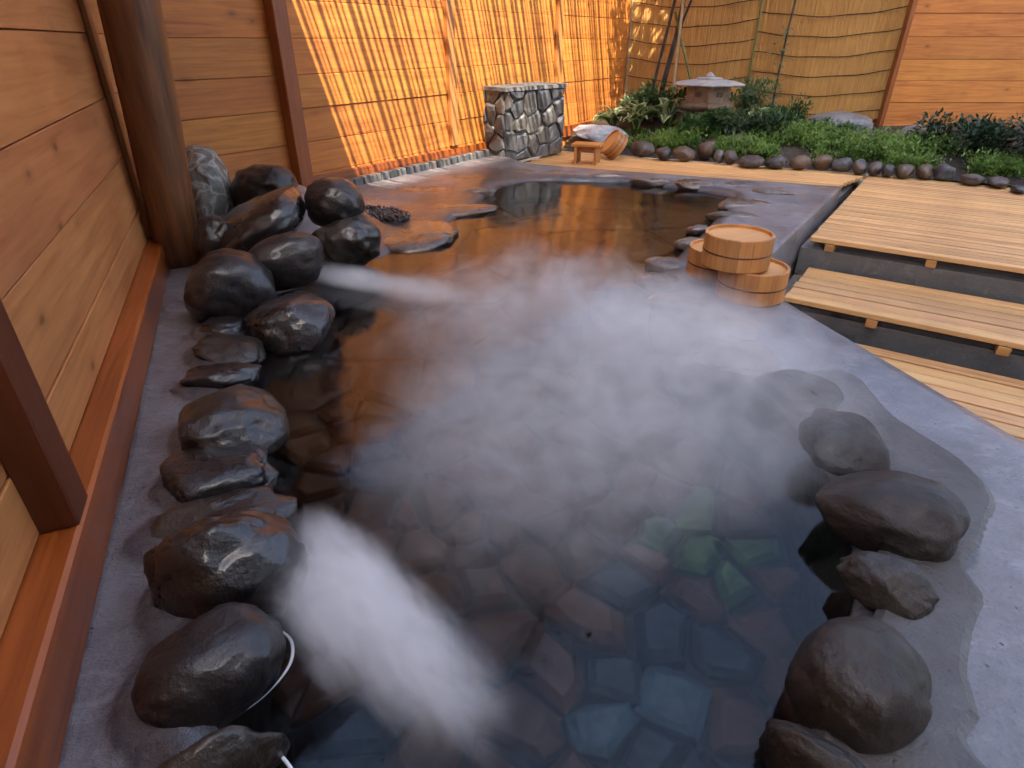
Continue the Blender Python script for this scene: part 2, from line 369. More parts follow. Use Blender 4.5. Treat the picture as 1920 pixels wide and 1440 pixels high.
RIGHT = [
 ('huge brown boulder lowest on the right side of the pool', ((0.596, 0.656, 0.03), (0.103, 0.113, 0.11), -0.738), 4, 61, 'rock_dull', dict(cuts=3, rough=.09, fine=.02, power=2.7)),
 ('brown oblong boulder between the two biggest right hand boulders', ((0.774, 0.891, 0.02), (0.092, 0.064, 0.055), -0.715), 2, 62, 'rock_dull', dict(cuts=5)),
 ('large smooth boulder with a pointed end in the dark mortar on the right', ((0.886, 1.093, 0.04), (0.149, 0.117, 0.085), -0.681), -4, 63, 'rock_dull', dict(cuts=2, rough=.08, fine=.015)),
 ('cracked grey brown boulder veiled by steam above the large smooth one', ((0.918, 1.374, 0.03), (0.124, 0.129, 0.06), -0.589), 4, 64, 'rock_dull', dict(cuts=6)),
 ('rounded low boulder veiled by steam, last of the right hand row', ((0.911, 1.682, 0.02), (0.136, 0.113, 0.055), -0.496), 2, 65, 'rock_dull', dict(cuts=4)),
 ('flat reddish stone half sunk in the rim before the buckets', ((0.82, 1.997, -0.01), (0.161, 0.144, 0.03), -0.39), 0, 66, 'rock_flat', dict(power=3)),
 ('long grey wet stone directly below the bucket stack', ((0.839, 2.238, 0.0), (0.16, 0.137, 0.035), -0.359), 0, 67, 'rock_flat', {}),
 ('dark boulder at the bottom right edge of the photograph', ((0.499, 0.504, 0.0), (0.123, 0.037, 0.08), -0.78), 0, 68, 'rock_dull', dict(cuts=5)),
]
# pool rim: stations (inner point, outer point) run round the pool
ST = [((-.05, -.9), (-.05, -1.5)), ((-.30, -.55), (-.38, -.30)), 
 ((-.36, .2), (-.60, .22)),
 ((-0.455, 0.535), (-0.72, 0.535)),
 ((-0.538, 0.713), (-0.782, 0.681)),
 ((-0.618, 0.96), (-0.899, 0.96)),
 ((-0.725, 1.256), (-1.025, 1.278)),
 ((-0.82, 1.536), (-1.133, 1.536)),
 ((-0.944, 1.878), (-1.28, 1.878)),
 ((-1.062, 2.297), (-1.447, 2.27)),
 ((-1.052, 2.632), (-1.602, 2.632)),
 ((-1.001, 2.971), (-1.95, 3.0)),
 ((-0.851, 3.146), (-2.05, 3.75)),
 ((-0.725, 3.259), (-1.80, 4.2)),
 ((-0.621, 3.497), (-1.52, 4.62)),
 ((-0.418, 3.99), (-1.24, 5.05)),
 ((-0.268, 4.445), (-.9, 5.54)),
 ((-0.108, 5.065), (-.45, 6.15)),
 ((0.18, 5.33), (-.12, 6.42)),
 ((0.539, 5.307), (.12, 5.95)),
 ((0.932, 5.239), (.55, 5.74)),
 ((1.4, 4.981), (1.35, 5.40)),
 ((1.633, 4.709), (2.0, 5.13)),
 ((1.584, 4.462), (2.583, 4.901)),
 ((1.362, 4.06), (2.22, 4.376)),
 ((1.118, 3.61), (1.85, 3.842)),
 ((0.857, 3.146), (1.52, 3.365)),
 ((0.685, 2.774), (1.126, 2.797)),
 ((0.687, 2.381), (1.155, 2.67)),
 ((0.753, 2.094), (1.21, 2.45)),
 ((0.855, 1.764), (1.29, 2.12)),
 ((0.872, 1.507), (1.36, 1.84)),
 ((0.853, 1.278), (1.43, 1.555)),
 ((0.813, 1.095), (1.50, 1.27)),
 ((0.736, 0.915), (1.57, .98)),
 ((0.587, 0.713), (1.66, .62)),
 ((0.455, 0.535), (1.75, .25)),
 ((.50, .2), (1.85, -.15)), ((.42, -.5), (1.95, -.6)), ((.2, -.85), (1.2, -1.4))]
def catmull(a, b, c, d, t):
    return tuple(.5 * (2 * b[i] + (c[i] - a[i]) * t + (2 * a[i] - 5 * b[i] + 4 * c[i] - d[i]) * t * t + (3 * b[i] - a[i] - 3 * c[i] + d[i]) * t ** 3) for i in range(2))
ring = []; n = len(ST); SUB = 10
for i in range(n):
    q = [ST[(i + k) % n] for k in (-1, 0, 1, 2)]
    for k in range(SUB):
        t = k / SUB
        inn = catmull(*[x[0] for x in q], t)
        out = tuple(q[1][1][j] * (1 - t) + q[2][1][j] * t for j in range(2))
        ring.append((Vector((*inn, 0)), Vector((*out, 0))))
def mound(x, y):
    z = 0.0
    for mx, my, r, h in ((-1.30, 3.72, .30, .20), (-1.62, 3.75, .42, .10)):
        z += h * math.exp(-((x - mx) ** 2 + (y - my) ** 2) / (r * r))
    return z
def collar(x, y):
    """0..1, how close a rim point lies to a bedded boulder"""
    best = 0.0
    for row in LEFT[:9] + RIGHT[:5]:
        (lx, ly, lz), (a_, b_, c_), rz_ = row[1]
        dx, dy = x - lx, y - ly; px, py = dx * math.cos(rz_) + dy * math.sin(rz_), -dx * math.sin(rz_) + dy * math.cos(rz_)
        q = math.hypot(px / (a_ + .035), py / (b_ + .03))
        best = max(best, math.exp(-max(0, q - .8) ** 2 / .06))
    return best
PROF = [(0.0, -.80), (-.012, -.30), (-.006, -.07), (.0, -.045), (.03, -.022), (.09, -.008), (.18, -.001)] + [(.18 + .82 * k / 14, 0) for k in range(1, 15)]
vs, fs = [], []; m = len(PROF) + 2; cols = []
for inn, out in ring:
    for f, dz in PROF:
        p = inn.lerp(out, f)
        cl = collar(p.x, p.y) if f > .02 else 0.0; cols.append(cl)
        nz = .010 * fbm((p.x * 3.1, p.y * 3.1, 0), 3) + .004 * fbm((p.x * 19, p.y * 19, 3), 2) + (.030 * cl if p.x < 0 else 0)
        edge = min(1, (1 - f) * 6)
        z = dz + (mound(p.x, p.y) if f > .03 else 0) + (nz * edge if dz > -.06 else 0)
        p2 = p + Vector((fbm((p.x * 7, p.y * 7, 5), 2) * .012, fbm((p.x * 7, p.y * 7, 9), 2) * .012, 0)) * (edge if f < .2 else 0)
        vs.append((p2.x, p2.y, z))
    cols += [0, 0]; d = (out - inn).normalized()
    vs.append((out.x + d.x * .004, out.y + d.y * .004, -.012)); vs.append((out.x + d.x * .004, out.y + d.y * .004, -.85))
N = len(ring)
for i in range(N):
    for k in range(m - 1):
        a, b = i * m + k, ((i + 1) % N) * m + k
        fs.append((a, a + 1, b + 1, b))
rim = mobj('pool_rim', vs, fs, M['concrete'], smooth=True)
at = rim.data.attributes.new('damp', 'FLOAT', 'POINT')
for i, (inn, out) in enumerate(ring):
    w_ = (out - inn).length; left = i < 13 * SUB
    for k in range(m):
        f = PROF[k][0] if k < len(PROF) else 1.0
        reach = .16 if left else (.55 if i < 18 * SUB else .12)
        at.data[i * m + k].value = max(0.0, min(1.0, max(1.05 - f * w_ / reach * .6, cols[i * m + k] * .95))); tag(rim, kind='structure')
inner_poly = [(a.x, a.y) for a, b in ring]
def in_poly(x, y, poly):
    c = False; j = len(poly) - 1
    for i in range(len(poly)):
        xi, yi = poly[i]; xj, yj = poly[j]
        if (yi > y) != (yj > y) and x < (xj - xi) * (y - yi) / (yj - yi) + xi: c = not c
        j = i
    return c
# pool floor with individually laid flagstones
pf = mobj('pool_floor', [(-2, -1.2, -.72), (2.6, -1.2, -.72), (2.6, 6.2, -.72), (-2, 6.2, -.72)], [(0, 1, 2, 3)], M['pool']); tag(pf, kind='structure')
rng = random.Random(5); pts = []
def flag_mat(x, y):
    if math.hypot(x - .62, y - 1.42) < .17 and rng.random() < .8: return FLAG[4]  # green stone colour stands in for a patch of green glow in the water
    warm_share = min(1, max(0, (y - .75 - .4 * x) / .7))  # browner stones towards the far end carry the water's warm reflected tone
    return FLAG[rng.choice((2, 2, 5))] if rng.random() < warm_share else FLAG[rng.choice((0, 0, 1, 1, 3, 3, 2, 5))]
for tries, x0, x1, y0, y1, sizes in ((1600, -.9, 1.2, -.4, 2.3, (.10, .13, .17, .22)), (900, -1.9, 2.5, -1.1, 6.0, (.36,))):
    for i in range(tries):
        p = (rng.uniform(x0, x1), rng.uniform(y0, y1)); rr_ = rng.choice(sizes)
        if all(math.hypot(p[0] - q[0], p[1] - q[1]) > rr_ for q in pts): pts.append(p)
for c in voronoi(pts, [(-2, -1.2), (2.6, -1.2), (2.6, 6.2), (-2, 6.2)], .005):
    cx = sum(p[0] for p in c) / len(c); cyy = sum(p[1] for p in c) / len(c)
    if not in_poly(cx, cyy, inner_poly): continue
    c = [(p[0] + rng.uniform(-.02, .02), p[1] + rng.uniform(-.02, .02)) for p in c]
    zt = .035 + rng.uniform(0, .05); k = len(c)
    def ins(p, f): return (p[0] - cx) * f, (p[1] - cyy) * f
    vv = [(*ins(p, 1), 0) for p in c] + [(*ins(p, .95), zt * .6) for p in c] + [(*ins(p, .66), zt + rng.uniform(-.006, .006)) for p in c]
    ff = [tuple(range(2 * k, 3 * k))]
    for L in (0, k): ff += [(L + i, L + (i + 1) % k, L + k + (i + 1) % k, L + k + i) for i in range(k)]
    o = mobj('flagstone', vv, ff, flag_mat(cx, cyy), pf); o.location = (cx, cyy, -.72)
# water sheet, closed below by the pool itself
WZ = -.042
bm = bmesh.new(); f = bm.faces.new([bm.verts.new((*a.lerp(b, .06).xy, WZ)) for a, b in ring]); bm.normal_update()
if f.normal.z < 0: f.normal_flip()
bmesh.ops.triangulate(bm, faces=[f])
wo = link(bpy.data.objects.new('water', bm_to('water', bm, M['water']))); tag(wo, kind='structure')

# damp mortar bed round the right-hand boulders, a thin layer with a ragged edge
def sheet(name, pts, z, th, mat, seed, wob=.022, k=34):
    P2 = []
    for i in range(len(pts)):
        a, b, c, d = [pts[(i + j) % len(pts)] for j in (-1, 0, 1, 2)]
        for t in range(k): P2.append(catmull(a, b, c, d, t / k))
    P2 = [(x + wob * fbm((x * 4, y * 4, seed), 2) + .003 * fbm((x * 45, y * 45, seed), 2), y + wob * fbm((x * 4, y * 4, seed + 7), 2) + .003 * fbm((x * 45, y * 45, seed + 9), 2)) for x, y in P2]
    n = len(P2); area = sum(P2[i][0] * P2[(i + 1) % n][1] - P2[(i + 1) % n][0] * P2[i][1] for i in range(n)); sg = 1 if area > 0 else -1
    IN = []
    for i in range(n):
        a, b = P2[i - 3], P2[(i + 3) % n]; dx, dy = b[0] - a[0], b[1] - a[1]; L = math.hypot(dx, dy) or 1
        IN.append((P2[i][0] - dy / L * .016 * sg, P2[i][1] + dx / L * .016 * sg))
    bm = bmesh.new(); top = [bm.verts.new((x, y, z + th)) for x, y in IN]; mid = [bm.verts.new((x, y, z + .001)) for x, y in P2]; bot = [bm.verts.new((x, y, z - .02)) for x, y in P2]
    bm.faces.new(top)
    for i in range(n):
        j = (i + 1) % n; bm.faces.new((bot[i], bot[j], mid[j], mid[i])); bm.faces.new((mid[i], mid[j], top[j], top[i]))
    bmesh.ops.triangulate(bm, faces=[f for f in bm.faces if len(f.verts) > 4])
    return link(bpy.data.objects.new(name, bm_to(name, bm, mat)))
mb = [(0.931, 1.82), (1.159, 1.839), (1.174, 1.536), (1.219, 1.245), (1.131, 1.085), (0.998, 0.96), (0.953, 0.858), (0.846, 0.735), (0.788, 0.631), (0.749, 0.535), (.95, .2), (.62, .25), (0.503, 0.568), (0.631, 0.724), (0.781, 0.915), (0.87, 1.132), (0.922, 1.349), (0.943, 1.597)]
o = sheet('mortar_bed', mb, 0.0, .011, M['mortar'], 3); tag(o, kind='structure')

# ------------------------------------------------------------------ walls
ZL = [-.15, .13, .352, .576, .79, 1.011, 1.232, 1.453, 1.674, 1.895, 2.116, 2.34]
def plank_wall(name, label, p0, ang, x0, x1, zl, cuts, mat, seed, th=.03, skirt=None):
    root = empty(name, (p0[0], p0[1], 0), ang); tag(root, label, 'wall')
    rg = random.Random(seed)
    for i in range(len(zl) - 1):
        cs = [x0] + [c for c in cuts] + [x1]
        for a, b in zip(cs[:-1], cs[1:]):
            L = b - a - .003; hgt = zl[i + 1] - zl[i] - .0035
            dy = rg.uniform(-.004, .004)
            box('plank', ((a + b) / 2, th / 2 + dy, (zl[i] + zl[i + 1]) / 2), (L, th, hgt), mat, root, .0025, (rg.uniform(-.006, .006), 0, 0))
    return root
Q2 = (-1.215, 5.107); A2 = math.atan2(U.y, U.x)
w2 = plank_wall('cedar_wall', 'long cedar plank wall with battens, striped by sun through the overhead laths', Q2, A2, -2.05, 4.86, ZL, (-.60, 1.16, 3.0), M['wall'], 1)
box('post', (-.60, -.045, 1.05), (.115, .09, 2.6), M['post'], w2, .006)
for t in (1.16, 3.0): box('batten', (t, -.022, 1.24), (.10, .04, 2.2), M['trim'], w2, .004)
box('skirting_board', (2.1, -.014, .055), (5.3, .026, .125), M['beam'], w2, .003)
box('backing', (1.4, .05, 1.1), (6.9, .02, 2.5), M['beam'], w2, 0)
DL = Vector((-.385, .923, 0)).normalized(); AL = math.atan2(DL.y, DL.x); OL = Vector((DL.y, -DL.x, 0))
pL = Vector((-.887, .942, 0)) - OL * .075
wl = plank_wall('cedar_wall', 'tall wet cedar plank wall nearest the camera with sill beam and dark stud', pL, AL, -3.2, 3.0, [.13, .275, .52, .772, 1.026, 1.28, 1.53, 1.78, 2.03, 2.3], (-1.6,), M['wall_near'], 2)
box('sill_beam', (-.35, -.0375 + .01, .035), (6.0, .095, .19), M['beam'], wl, .008)
box('stud', (.052, -.037, 1.2), (.10, .074, 2.14), M['stud'], wl, .004)
box('stud', (-1.6, -.037, 1.2), (.10, .074, 2.14), M['stud'], wl, .004)
box('trim_board', (2.36, -.012, 1.2), (.13, .022, 2.14), M['trim'], wl, .003)
box('backing', (-.1, .05, 1.1), (6.1, .02, 2.5), M['beam'], wl, 0)
wr = plank_wall('cedar_wall', 'orange cedar plank wall at the far right behind the dark shrub', (4.34, 7.69), 0, 0, 4.6, [-.05] + [z + .02 for z in ZL[1:]], (2.4,), M['wall'], 3)
box('end_post', (-.02, .02, 1.15), (.05, .08, 2.5), M['post'], wr, .004)
box('backing', (2.3, .05, 1.1), (4.6, .02, 2.5), M['beam'], wr, 0)
# fence behind the reed mat
PB = Vector((1.50, 9.06, 0)); PE = Vector((4.36, 7.78, 0)); dB = (PE - PB); LB = dB.length; AB = math.atan2(dB.y, dB.x)
wb = plank_wall('cedar_fence', 'cedar fence boards showing just below the hanging reed screen', (PB.x + .03, PB.y + .06), AB, 0, LB + .2, [-.05] + ZL[1:], (1.5,), M['wall'], 4)
tag(wb, None, 'fence')

# reed screen: mat of thin reeds, cords and poles
rs = empty('reed_screen', PB, AB); tag(rs, 'tan reed screen lashed with sagging black cords behind the stone lantern', 'screen')
rng = random.Random(11)
def bulge(x):
    b = (x / LB * 2) % 1.0
    return -.05 * math.sin(math.pi * b)
def reed_bottom(x):
    b = (x / LB * 2) % 1.0
    return .16 - .06 * math.sin(math.pi * b) + (.03 if x > LB / 2 else -.06)
vs, fs = [], []; x = .02
while x < LB - .03:
    r = rng.uniform(.0045, .008); x += r
    zb = reed_bottom(x) + rng.uniform(-.012, .012); lean = rng.uniform(-.006, .006); y0 = bulge(x) + rng.uniform(-.003, .003)
    base = len(vs)
    for z, lx in ((zb, 0), (1.2, lean * .4), (2.3, lean)):
        for k in range(5):
            t = math.pi + math.pi * k / 4
            vs.append((x + lx + r * math.cos(t), y0 + r * 1.3 * math.sin(t), z))
    for L in (0, 5):
        for k in range(4): fs.append((base + L + k, base + L + k + 1, base + L + k + 6, base + L + k + 5))
    x += r * .95
o = mobj('reed_mat', vs, fs, M['reed'], rs); o['kind'] = 'stuff'
zr = .24
for row in range(10):
    for bay in (0, 1):
        a, b = bay * LB / 2, (bay + 1) * LB / 2; pp = []
        for k in range(13):
            f = k / 12; xx = a + (b - a) * f
            pp.append((xx, bulge(xx) - .016, zr + (.03 if bay else -.05) - .075 * math.sin(math.pi * f) + .006 * math.sin(f * 17 + row * 2) + (.03 * f if bay else 0)))
        mobj('cord', *tube(pp, .0045, 5), M['rope'], rs)
    zr += .205
for xx in (LB / 2, LB - .01): mobj('lashing_pole', *tube([(xx, -.02, .0), (xx + .01, -.015, 1.2), (xx, -.02, 2.35)], .014, 7), M['bamboo_green'] if xx < LB - .1 else M['bark'], rs)
mobj('lashing_pole', *tube([(.03, -.02, .0), (.03, -.015, 2.35)], .012, 7), M['bamboo'], rs)

# log post
def wob(k): return 1 + .05 * math.sin(k * 2.1) + .03 * math.sin(k * 3.7 + 1)
NZ, NA = 26, 28; vs, fs = [], []
for i in range(NZ):
    z = -.03 + 2.6 * i / (NZ - 1); r0 = .107 + .012 * min(1, z / 1.1)
    cx, cy_ = -1.712 + .095 * z / 1.15, 3.04 - .01 * z
    for k in range(NA):
        t = 2 * math.pi * k / NA
        r = r0 * (1 + .035 * noise.noise((math.cos(t) * 2.2, math.sin(t) * 2.2, z * .8)) + .02 * noise.noise((math.cos(t) * 7, math.sin(t) * 7, z * 1.2)))
        vs.append((cx + r * math.cos(t), cy_ + r * math.sin(t), z))
for i in range(NZ - 1):
    for k in range(NA): fs.append((i * NA + k, i * NA + (k + 1) % NA, (i + 1) * NA + (k + 1) % NA, (i + 1) * NA + k))
fs.append(tuple(reversed(range(NA)))); fs.append(tuple((NZ - 1) * NA + k for k in range(NA)))
lg = mobj('log_post', vs, fs, M['log'], smooth=True); tag(lg, 'thick dark streaked log post at the corner of the two cedar walls', 'post')

# small roof over that corner, carried by the log, and the lath sunshade along the lit wall
rf = empty('corner_roof', (Q2[0], Q2[1], 2.35), A2); tag(rf, 'small board roof above the corner carried by the log post', 'roof')
for k in range(12):
    box('roof_board', (-2.83 + .17 * k + .085, -.82, .06), (.168, 1.98, .025), M['beam'], rf, .003)
box('rafter', (-2.2, -.6, .02), (.06, 1.5, .05), M['post'], rf, .003); box('rafter', (-.9, -.6, .02), (.06, 1.5, .05), M['post'], rf, .003)
ss = empty('lath_sunshade', (Q2[0], Q2[1], 3.0), A2); tag(ss, 'overhead sunshade of loosely spaced laths above the lit wall', 'sunshade')
rng = random.Random(21); x = -1.0
while x < 4.8:
    wd = rng.choice((.012, .018, .026, .036, .05)); x += wd / 2
    box('lath', (x, -1.1, rng.uniform(0, .02)), (wd, 2.5, .012), M['lath'], ss, 0, (0, 0, rng.uniform(-.004, .004)))
    open_ = max(0, noise.noise((x * 2.3, 0, 3)) + .55)
    x += wd / 2 + rng.uniform(.010, .022) + rng.random() * .075 * open_
for y in (-.04, -2.3): box('runner', (1.9, y, -.03), (5.8, .035, .03), M['lath'], ss, 0)
for k in range(9): box('blocker_board', (3.5 + .155 * k, -1.98, .05), (.15, .85, .014), M['lath'], ss, 0)  # solid boards added overhead to keep sun off the reed screen

# tall block added out of view on the right to shade pool and decks
bh = empty('sun_blocker', uv(-3.4, 8.05, -.95), A2); tag(bh, 'added unseen tall block with flat eaves that keeps sun off the decks', 'building')
box('wall', (0, -4.0, 10.2), (10.4, 7.0, 20.4), M['plaster'], bh, 0)
box('roof', (0, -3.95, 20.6), (10.9, 8.1, .3), M['tile'], bh, .02)
box('blocker_tower', (-5.65, -3.95, 11.9), (2.3, 8.1, 23.8), M['plaster'], bh, 0)  # taller part added to keep sun off the log and lichen stone
for fl in range(6):
    for k in range(4):
        wnd = box('window', (-3.9 + 2.6 * k, -.49, 2.2 + 3.1 * fl), (1.5, .06, 1.5), M['trim'], bh, .01)
        box('pane', (0, .03, 0), (1.36, .02, 1.36), M['glass'], wnd, 0)

# ------------------------------------------------------------------ boulders
def vnoise(p, seed=0):
    """smooth value noise in -1..1 for an array of points"""
    i = np.floor(p).astype(np.int64); f = p - i; f = f * f * f * (f * (f * 6 - 15) + 10); r = 0
    for dx in (0, 1):
        for dy in (0, 1):
            for dz in (0, 1):
                h = ((i[:, 0] + dx) * 73856093) ^ ((i[:, 1] + dy) * 19349663) ^ ((i[:, 2] + dz) * 83492791) ^ (seed * 2654435761)
                h = (h ^ (h >> 13)) * 1274126177 & 0x7fffffff; h = (h ^ (h >> 15)) & 0xffff
                wgt = (f[:, 0] if dx else 1 - f[:, 0]) * (f[:, 1] if dy else 1 - f[:, 1]) * (f[:, 2] if dz else 1 - f[:, 2])
                r = r + wgt * (h / 32767.5 - 1)
    return r
def vfbm(p, o, seed): return sum(vnoise(p * 2.03 ** k + k * 7.3, seed + k) * .5 ** k for k in range(o))
_ico = {}
def rock_mesh(name, ax, seed, mat, sub=5, cuts=5, rough=.13, power=2.3, cutd=(.66, .92), fine=.024):
    rg = random.Random(seed)
    if sub not in _ico:
        bm = bmesh.new(); bmesh.ops.create_icosphere(bm, subdivisions=sub, radius=1); me = bpy.data.meshes.new('ico'); bm.to_mesh(me); bm.free(); _ico[sub] = me
    me = _ico[sub].copy(); me.name = name; n = len(me.vertices)
    co = np.empty(n * 3, np.float32); me.vertices.foreach_get('co', co); p = co.reshape(n, 3).astype(np.float64)
    p /= np.linalg.norm(p, axis=1)[:, None]
    p *= ((np.abs(p) ** power).sum(1) ** (-1 / power))[:, None]
    off = np.array((seed * 3.7, seed * 1.3, seed * .7))
    p *= (1 + rough * vfbm(p * 1.3 + off, 3, seed))[:, None]
    for _ in range(cuts):
        nrm = np.array((rg.gauss(0, 1), rg.gauss(0, 1), rg.gauss(0, .8))); nrm /= np.linalg.norm(nrm); d = rg.uniform(*cutd)
        e = p @ nrm - d; e = .5 * (e + np.sqrt(e * e + .016)); p -= np.outer(e * .85, nrm)
    p *= (1 + fine * vfbm(p * 4.2 + off, 4, seed + 9) + fine * .22 * vfbm(p * 22 + off, 3, seed + 19))[:, None]
    lo, hi = p.min(0), p.max(0); p = ((p - lo) / (hi - lo) * 2 - 1) * np.array(ax)
    me.vertices.foreach_set('co', p.astype(np.float32).ravel()); me.materials.append(mat)
    me.polygons.foreach_set('use_smooth', [True] * len(me.polygons)); me.update()
    return me
def rock(name, label, spec, tilt, seed, mat, group=None, cat='rock', pitch=0.0, yaw=0.0, **kw):
    loc, ax, rz = spec
    o = bpy.data.objects.new(name, rock_mesh(name, ax, seed, mat, **kw))
    o.location = loc; o.rotation_euler = (rad(pitch), rad(tilt), rz + rad(yaw))
    tag(o, label, cat, group); return link(o)
for i, (lab, spec, tilt, seed, mat, kw) in enumerate(LEFT):
    kw = dict(kw); kw['cuts'] = kw.get('cuts', 5) if i == 13 else max(1, kw.get('cuts', 5) // 2); kw.setdefault('fine', .017)
    rock('boulder', lab, spec, tilt, seed, M[mat], GL, **kw)
for i, (lab, spec, tilt, seed, mat, kw) in enumerate(RIGHT): rock('boulder', lab, spec, tilt, seed, M[mat], GR, **kw)
GF = 'flat stones set in the far rim'
FLAT = [
 ('flat wet stone touching the left side of the bucket stack', ((0.738, 2.498, -0.016), (0.145, 0.089, 0.036), -0.287), 71),
 ('flat tan stone left of the smallest bucket', ((0.718, 2.749, -0.016), (0.142, 0.125, 0.036), -0.255), 72),
 ('pale flat stone above left of the smallest bucket', ((0.806, 3.036, -0.016), (0.118, 0.086, 0.036), -0.259), 73),
 ('narrow flat stone at the inner rim behind the left bucket', ((1.027, 3.423, -0.016), (0.1, 0.063, 0.036), -0.291), 74),
 ('small brown flat stone just left of the top bucket', ((1.137, 3.703, -0.016), (0.07, 0.06, 0.036), -0.298), 75),
 ('flat brown stone right behind the top bucket', ((1.463, 4.025, -0.016), (0.185, 0.056, 0.036), -0.349), 76),
 ('broad flat stone at the bend of the far right rim', ((1.648, 4.352, -0.016), (0.185, 0.119, 0.036), -0.362), 77),
 ('flat stone at the far right corner of the rim', ((1.968, 4.71, -0.016), (0.167, 0.047, 0.036), -0.396), 78),
 ('third flat stone along the far rim counted from the stone block', ((1.87, 5.01, -0.016), (0.159, 0.082, 0.036), -0.357), 79),
 ('second flat stone along the far rim counted from the stone block', ((1.462, 5.051, -0.016), (0.173, 0.128, 0.036), -0.282), 80),
 ('first flat stone along the far rim counted from the stone block', ((1.142, 5.167, -0.016), (0.171, 0.066, 0.036), -0.218), 81),
 ('long flat stone on the far left rim beside the gravel', ((-0.596, 3.649, -0.037), (0.275, 0.329, 0.042), 0.162), 82),
 ('wet flat stone beyond the gravel on the far left rim', ((-0.399, 4.27, -0.037), (0.305, 0.17, 0.042), 0.093), 83),
 ('wide flat stone catching sun on the far left rim', ((-0.727, 4.77, -0.037), (0.314, 0.272, 0.042), 0.151), 84),
 ('flat stone in front of the stone block, left of its reflection', ((-0.329, 5.341, -0.037), (0.26, 0.163, 0.042), 0.062), 85),
 ('flat wet stone below the left edge of the stone block', ((0.058, 5.537, -0.03), (0.175, 0.087, 0.042), -0.01), 86),
 ('flat wet stone below the right edge of the stone block', ((0.442, 5.504, -0.026), (0.185, 0.061, 0.042), -0.08), 87),
 ('small flat stone below the bath stool at the far rim', ((0.808, 5.377, -0.022), (0.169, 0.056, 0.04), -0.149), 88),
 ('flat orange brown stone at the waterline in front of the gravel', ((-0.479, 3.593, -0.034), (0.127, 0.085, 0.042), 0.133), 89),
 ('narrow flat stone between the gravel and the sunlit kerb', ((-0.288, 4.794, -0.03), (0.164, 0.063, 0.042), 0.06), 90),
]
for lab, spec, seed in FLAT: rock('rim_stone', lab, spec, 0, seed, M['rock_flat'], GF, 'stone', power=2.8, rough=.1, cuts=5, sub=3)

# water highlight round two boulders, put in as thin white lines
def curve_pts(pts, k=6):
    out = []
    for i in range(len(pts) - 1):
        a, b, c, d = [Vector(pts[min(max(i + j, 0), len(pts) - 1)]) for j in (-1, 0, 1, 2)]
        for t in range(k): out.append(b.lerp(c, 0) if t == 0 else .5 * (2 * b + (c - a) * (t / k) + (2 * a - 5 * b + 4 * c - d) * (t / k) ** 2 + (3 * b - a - 3 * c + d) * (t / k) ** 3))
    out.append(Vector(pts[-1])); return out
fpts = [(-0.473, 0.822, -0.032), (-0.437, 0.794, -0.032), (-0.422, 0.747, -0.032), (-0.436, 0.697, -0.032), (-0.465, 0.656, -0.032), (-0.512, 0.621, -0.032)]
cp = curve_pts(fpts); o = mobj('highlight_line', *tube(cp, [.0012 + .0022 * math.sin(math.pi * min(1, 1.6 * i / len(cp))) for i in range(len(cp))], 6), M['highlight'], smooth=True); tag(o, 'thin white highlight line along the dark oval boulder', 'highlight')
cp = curve_pts([(-0.424, 0.595, -0.032), (-0.385, 0.573, -0.032), (-0.352, 0.544, -0.032)]); o = mobj('highlight_line', *tube(cp, .003, 6), M['highlight'], smooth=True); tag(o, 'short white highlight line beside the bottom corner boulder', 'highlight')

# ------------------------------------------------------------------ decks
def deck(name, label, org, ang, L, widths, top, th, blocks, rg, blk_h, xoff=None):
    root = empty(name, org, ang); tag(root, label, 'deck')
    y = 0.0
    for i, wd in enumerate(widths):
        x0 = xoff(y) if xoff else 0.0
        box('slat', (x0 + (L - x0) / 2 + rg.uniform(-.003, .003), y + wd / 2, top - th / 2 + rg.uniform(-.0012, .0012)), (L - x0, wd - .015, th), M['slat'], root, .003, (0, 0, rg.uniform(-.0008, .0008)))
        y += wd
    for bx, by in blocks:
        box('foot_block', (bx, by, top - th - blk_h / 2 - .001), (.055, .09, blk_h - .002), M['block_wood'], root, .003)
    for bx in sorted({b[0] for b in blocks}):
        box('bearer', (bx, y / 2 + .08, top - th - .0165), (.045, y - .3, .03), M['block_wood'], root, .002)
    return root
rg = random.Random(8)
# local x runs along Vv (to the right), local y along U (away)
deck('slatted_deck', 'upper cypress slat deck, widest and highest, right of the far pool corner', uv(1.20, .065), ANG_V, 4.2, [.0715] * 35, -.07, .028, [(b, f) for b in (.12, .66, 1.25, 1.85, 2.5, 3.2, 3.9) for f in (.05,)], rg, .045)
deck('slatted_deck', 'middle cypress slat step between the upper deck and lowest deck', uv(.545, .10), ANG_V, 4.2, [.1064] * 6, -.25, .028, [(b, f) for b in (.45, 1.02, 1.7, 2.4, 3.1, 3.8) for f in (.05,)], rg, .046)
def lowx(y):
    # follow the slanting concrete rim: distance from the rim line at this depth
    p = uv(-3.4 + y, 0); t = (p.y - 2.797) / (-1.372); xr = 1.126 + .336 * t
    k = 0.0
    for _ in range(60):
        q = uv(-3.4 + y, k); 
        if q.x > 1.126 + .245 * (2.797 - q.y) + .05: break
        k += .06
    return k + .0
deck('slatted_deck', 'lowest cypress slat deck at the right edge beside the concrete rim', uv(-3.4, 0), ANG_V, 5.5, [.1] * 39, -.40, .028, [], rg, .046, xoff=lowx)
eB = Vector((.9, -.436, 0)).normalized(); aB = math.atan2(eB.y, eB.x)
b0 = Vector((3.262, 5.775, 0)); rtB = Vector((-eB.y, eB.x, 0))
root = empty('slatted_deck', (b0.x, b0.y, 0), aB); tag(root, 'long narrow slat deck behind the pool before the garden edging stones', 'deck')
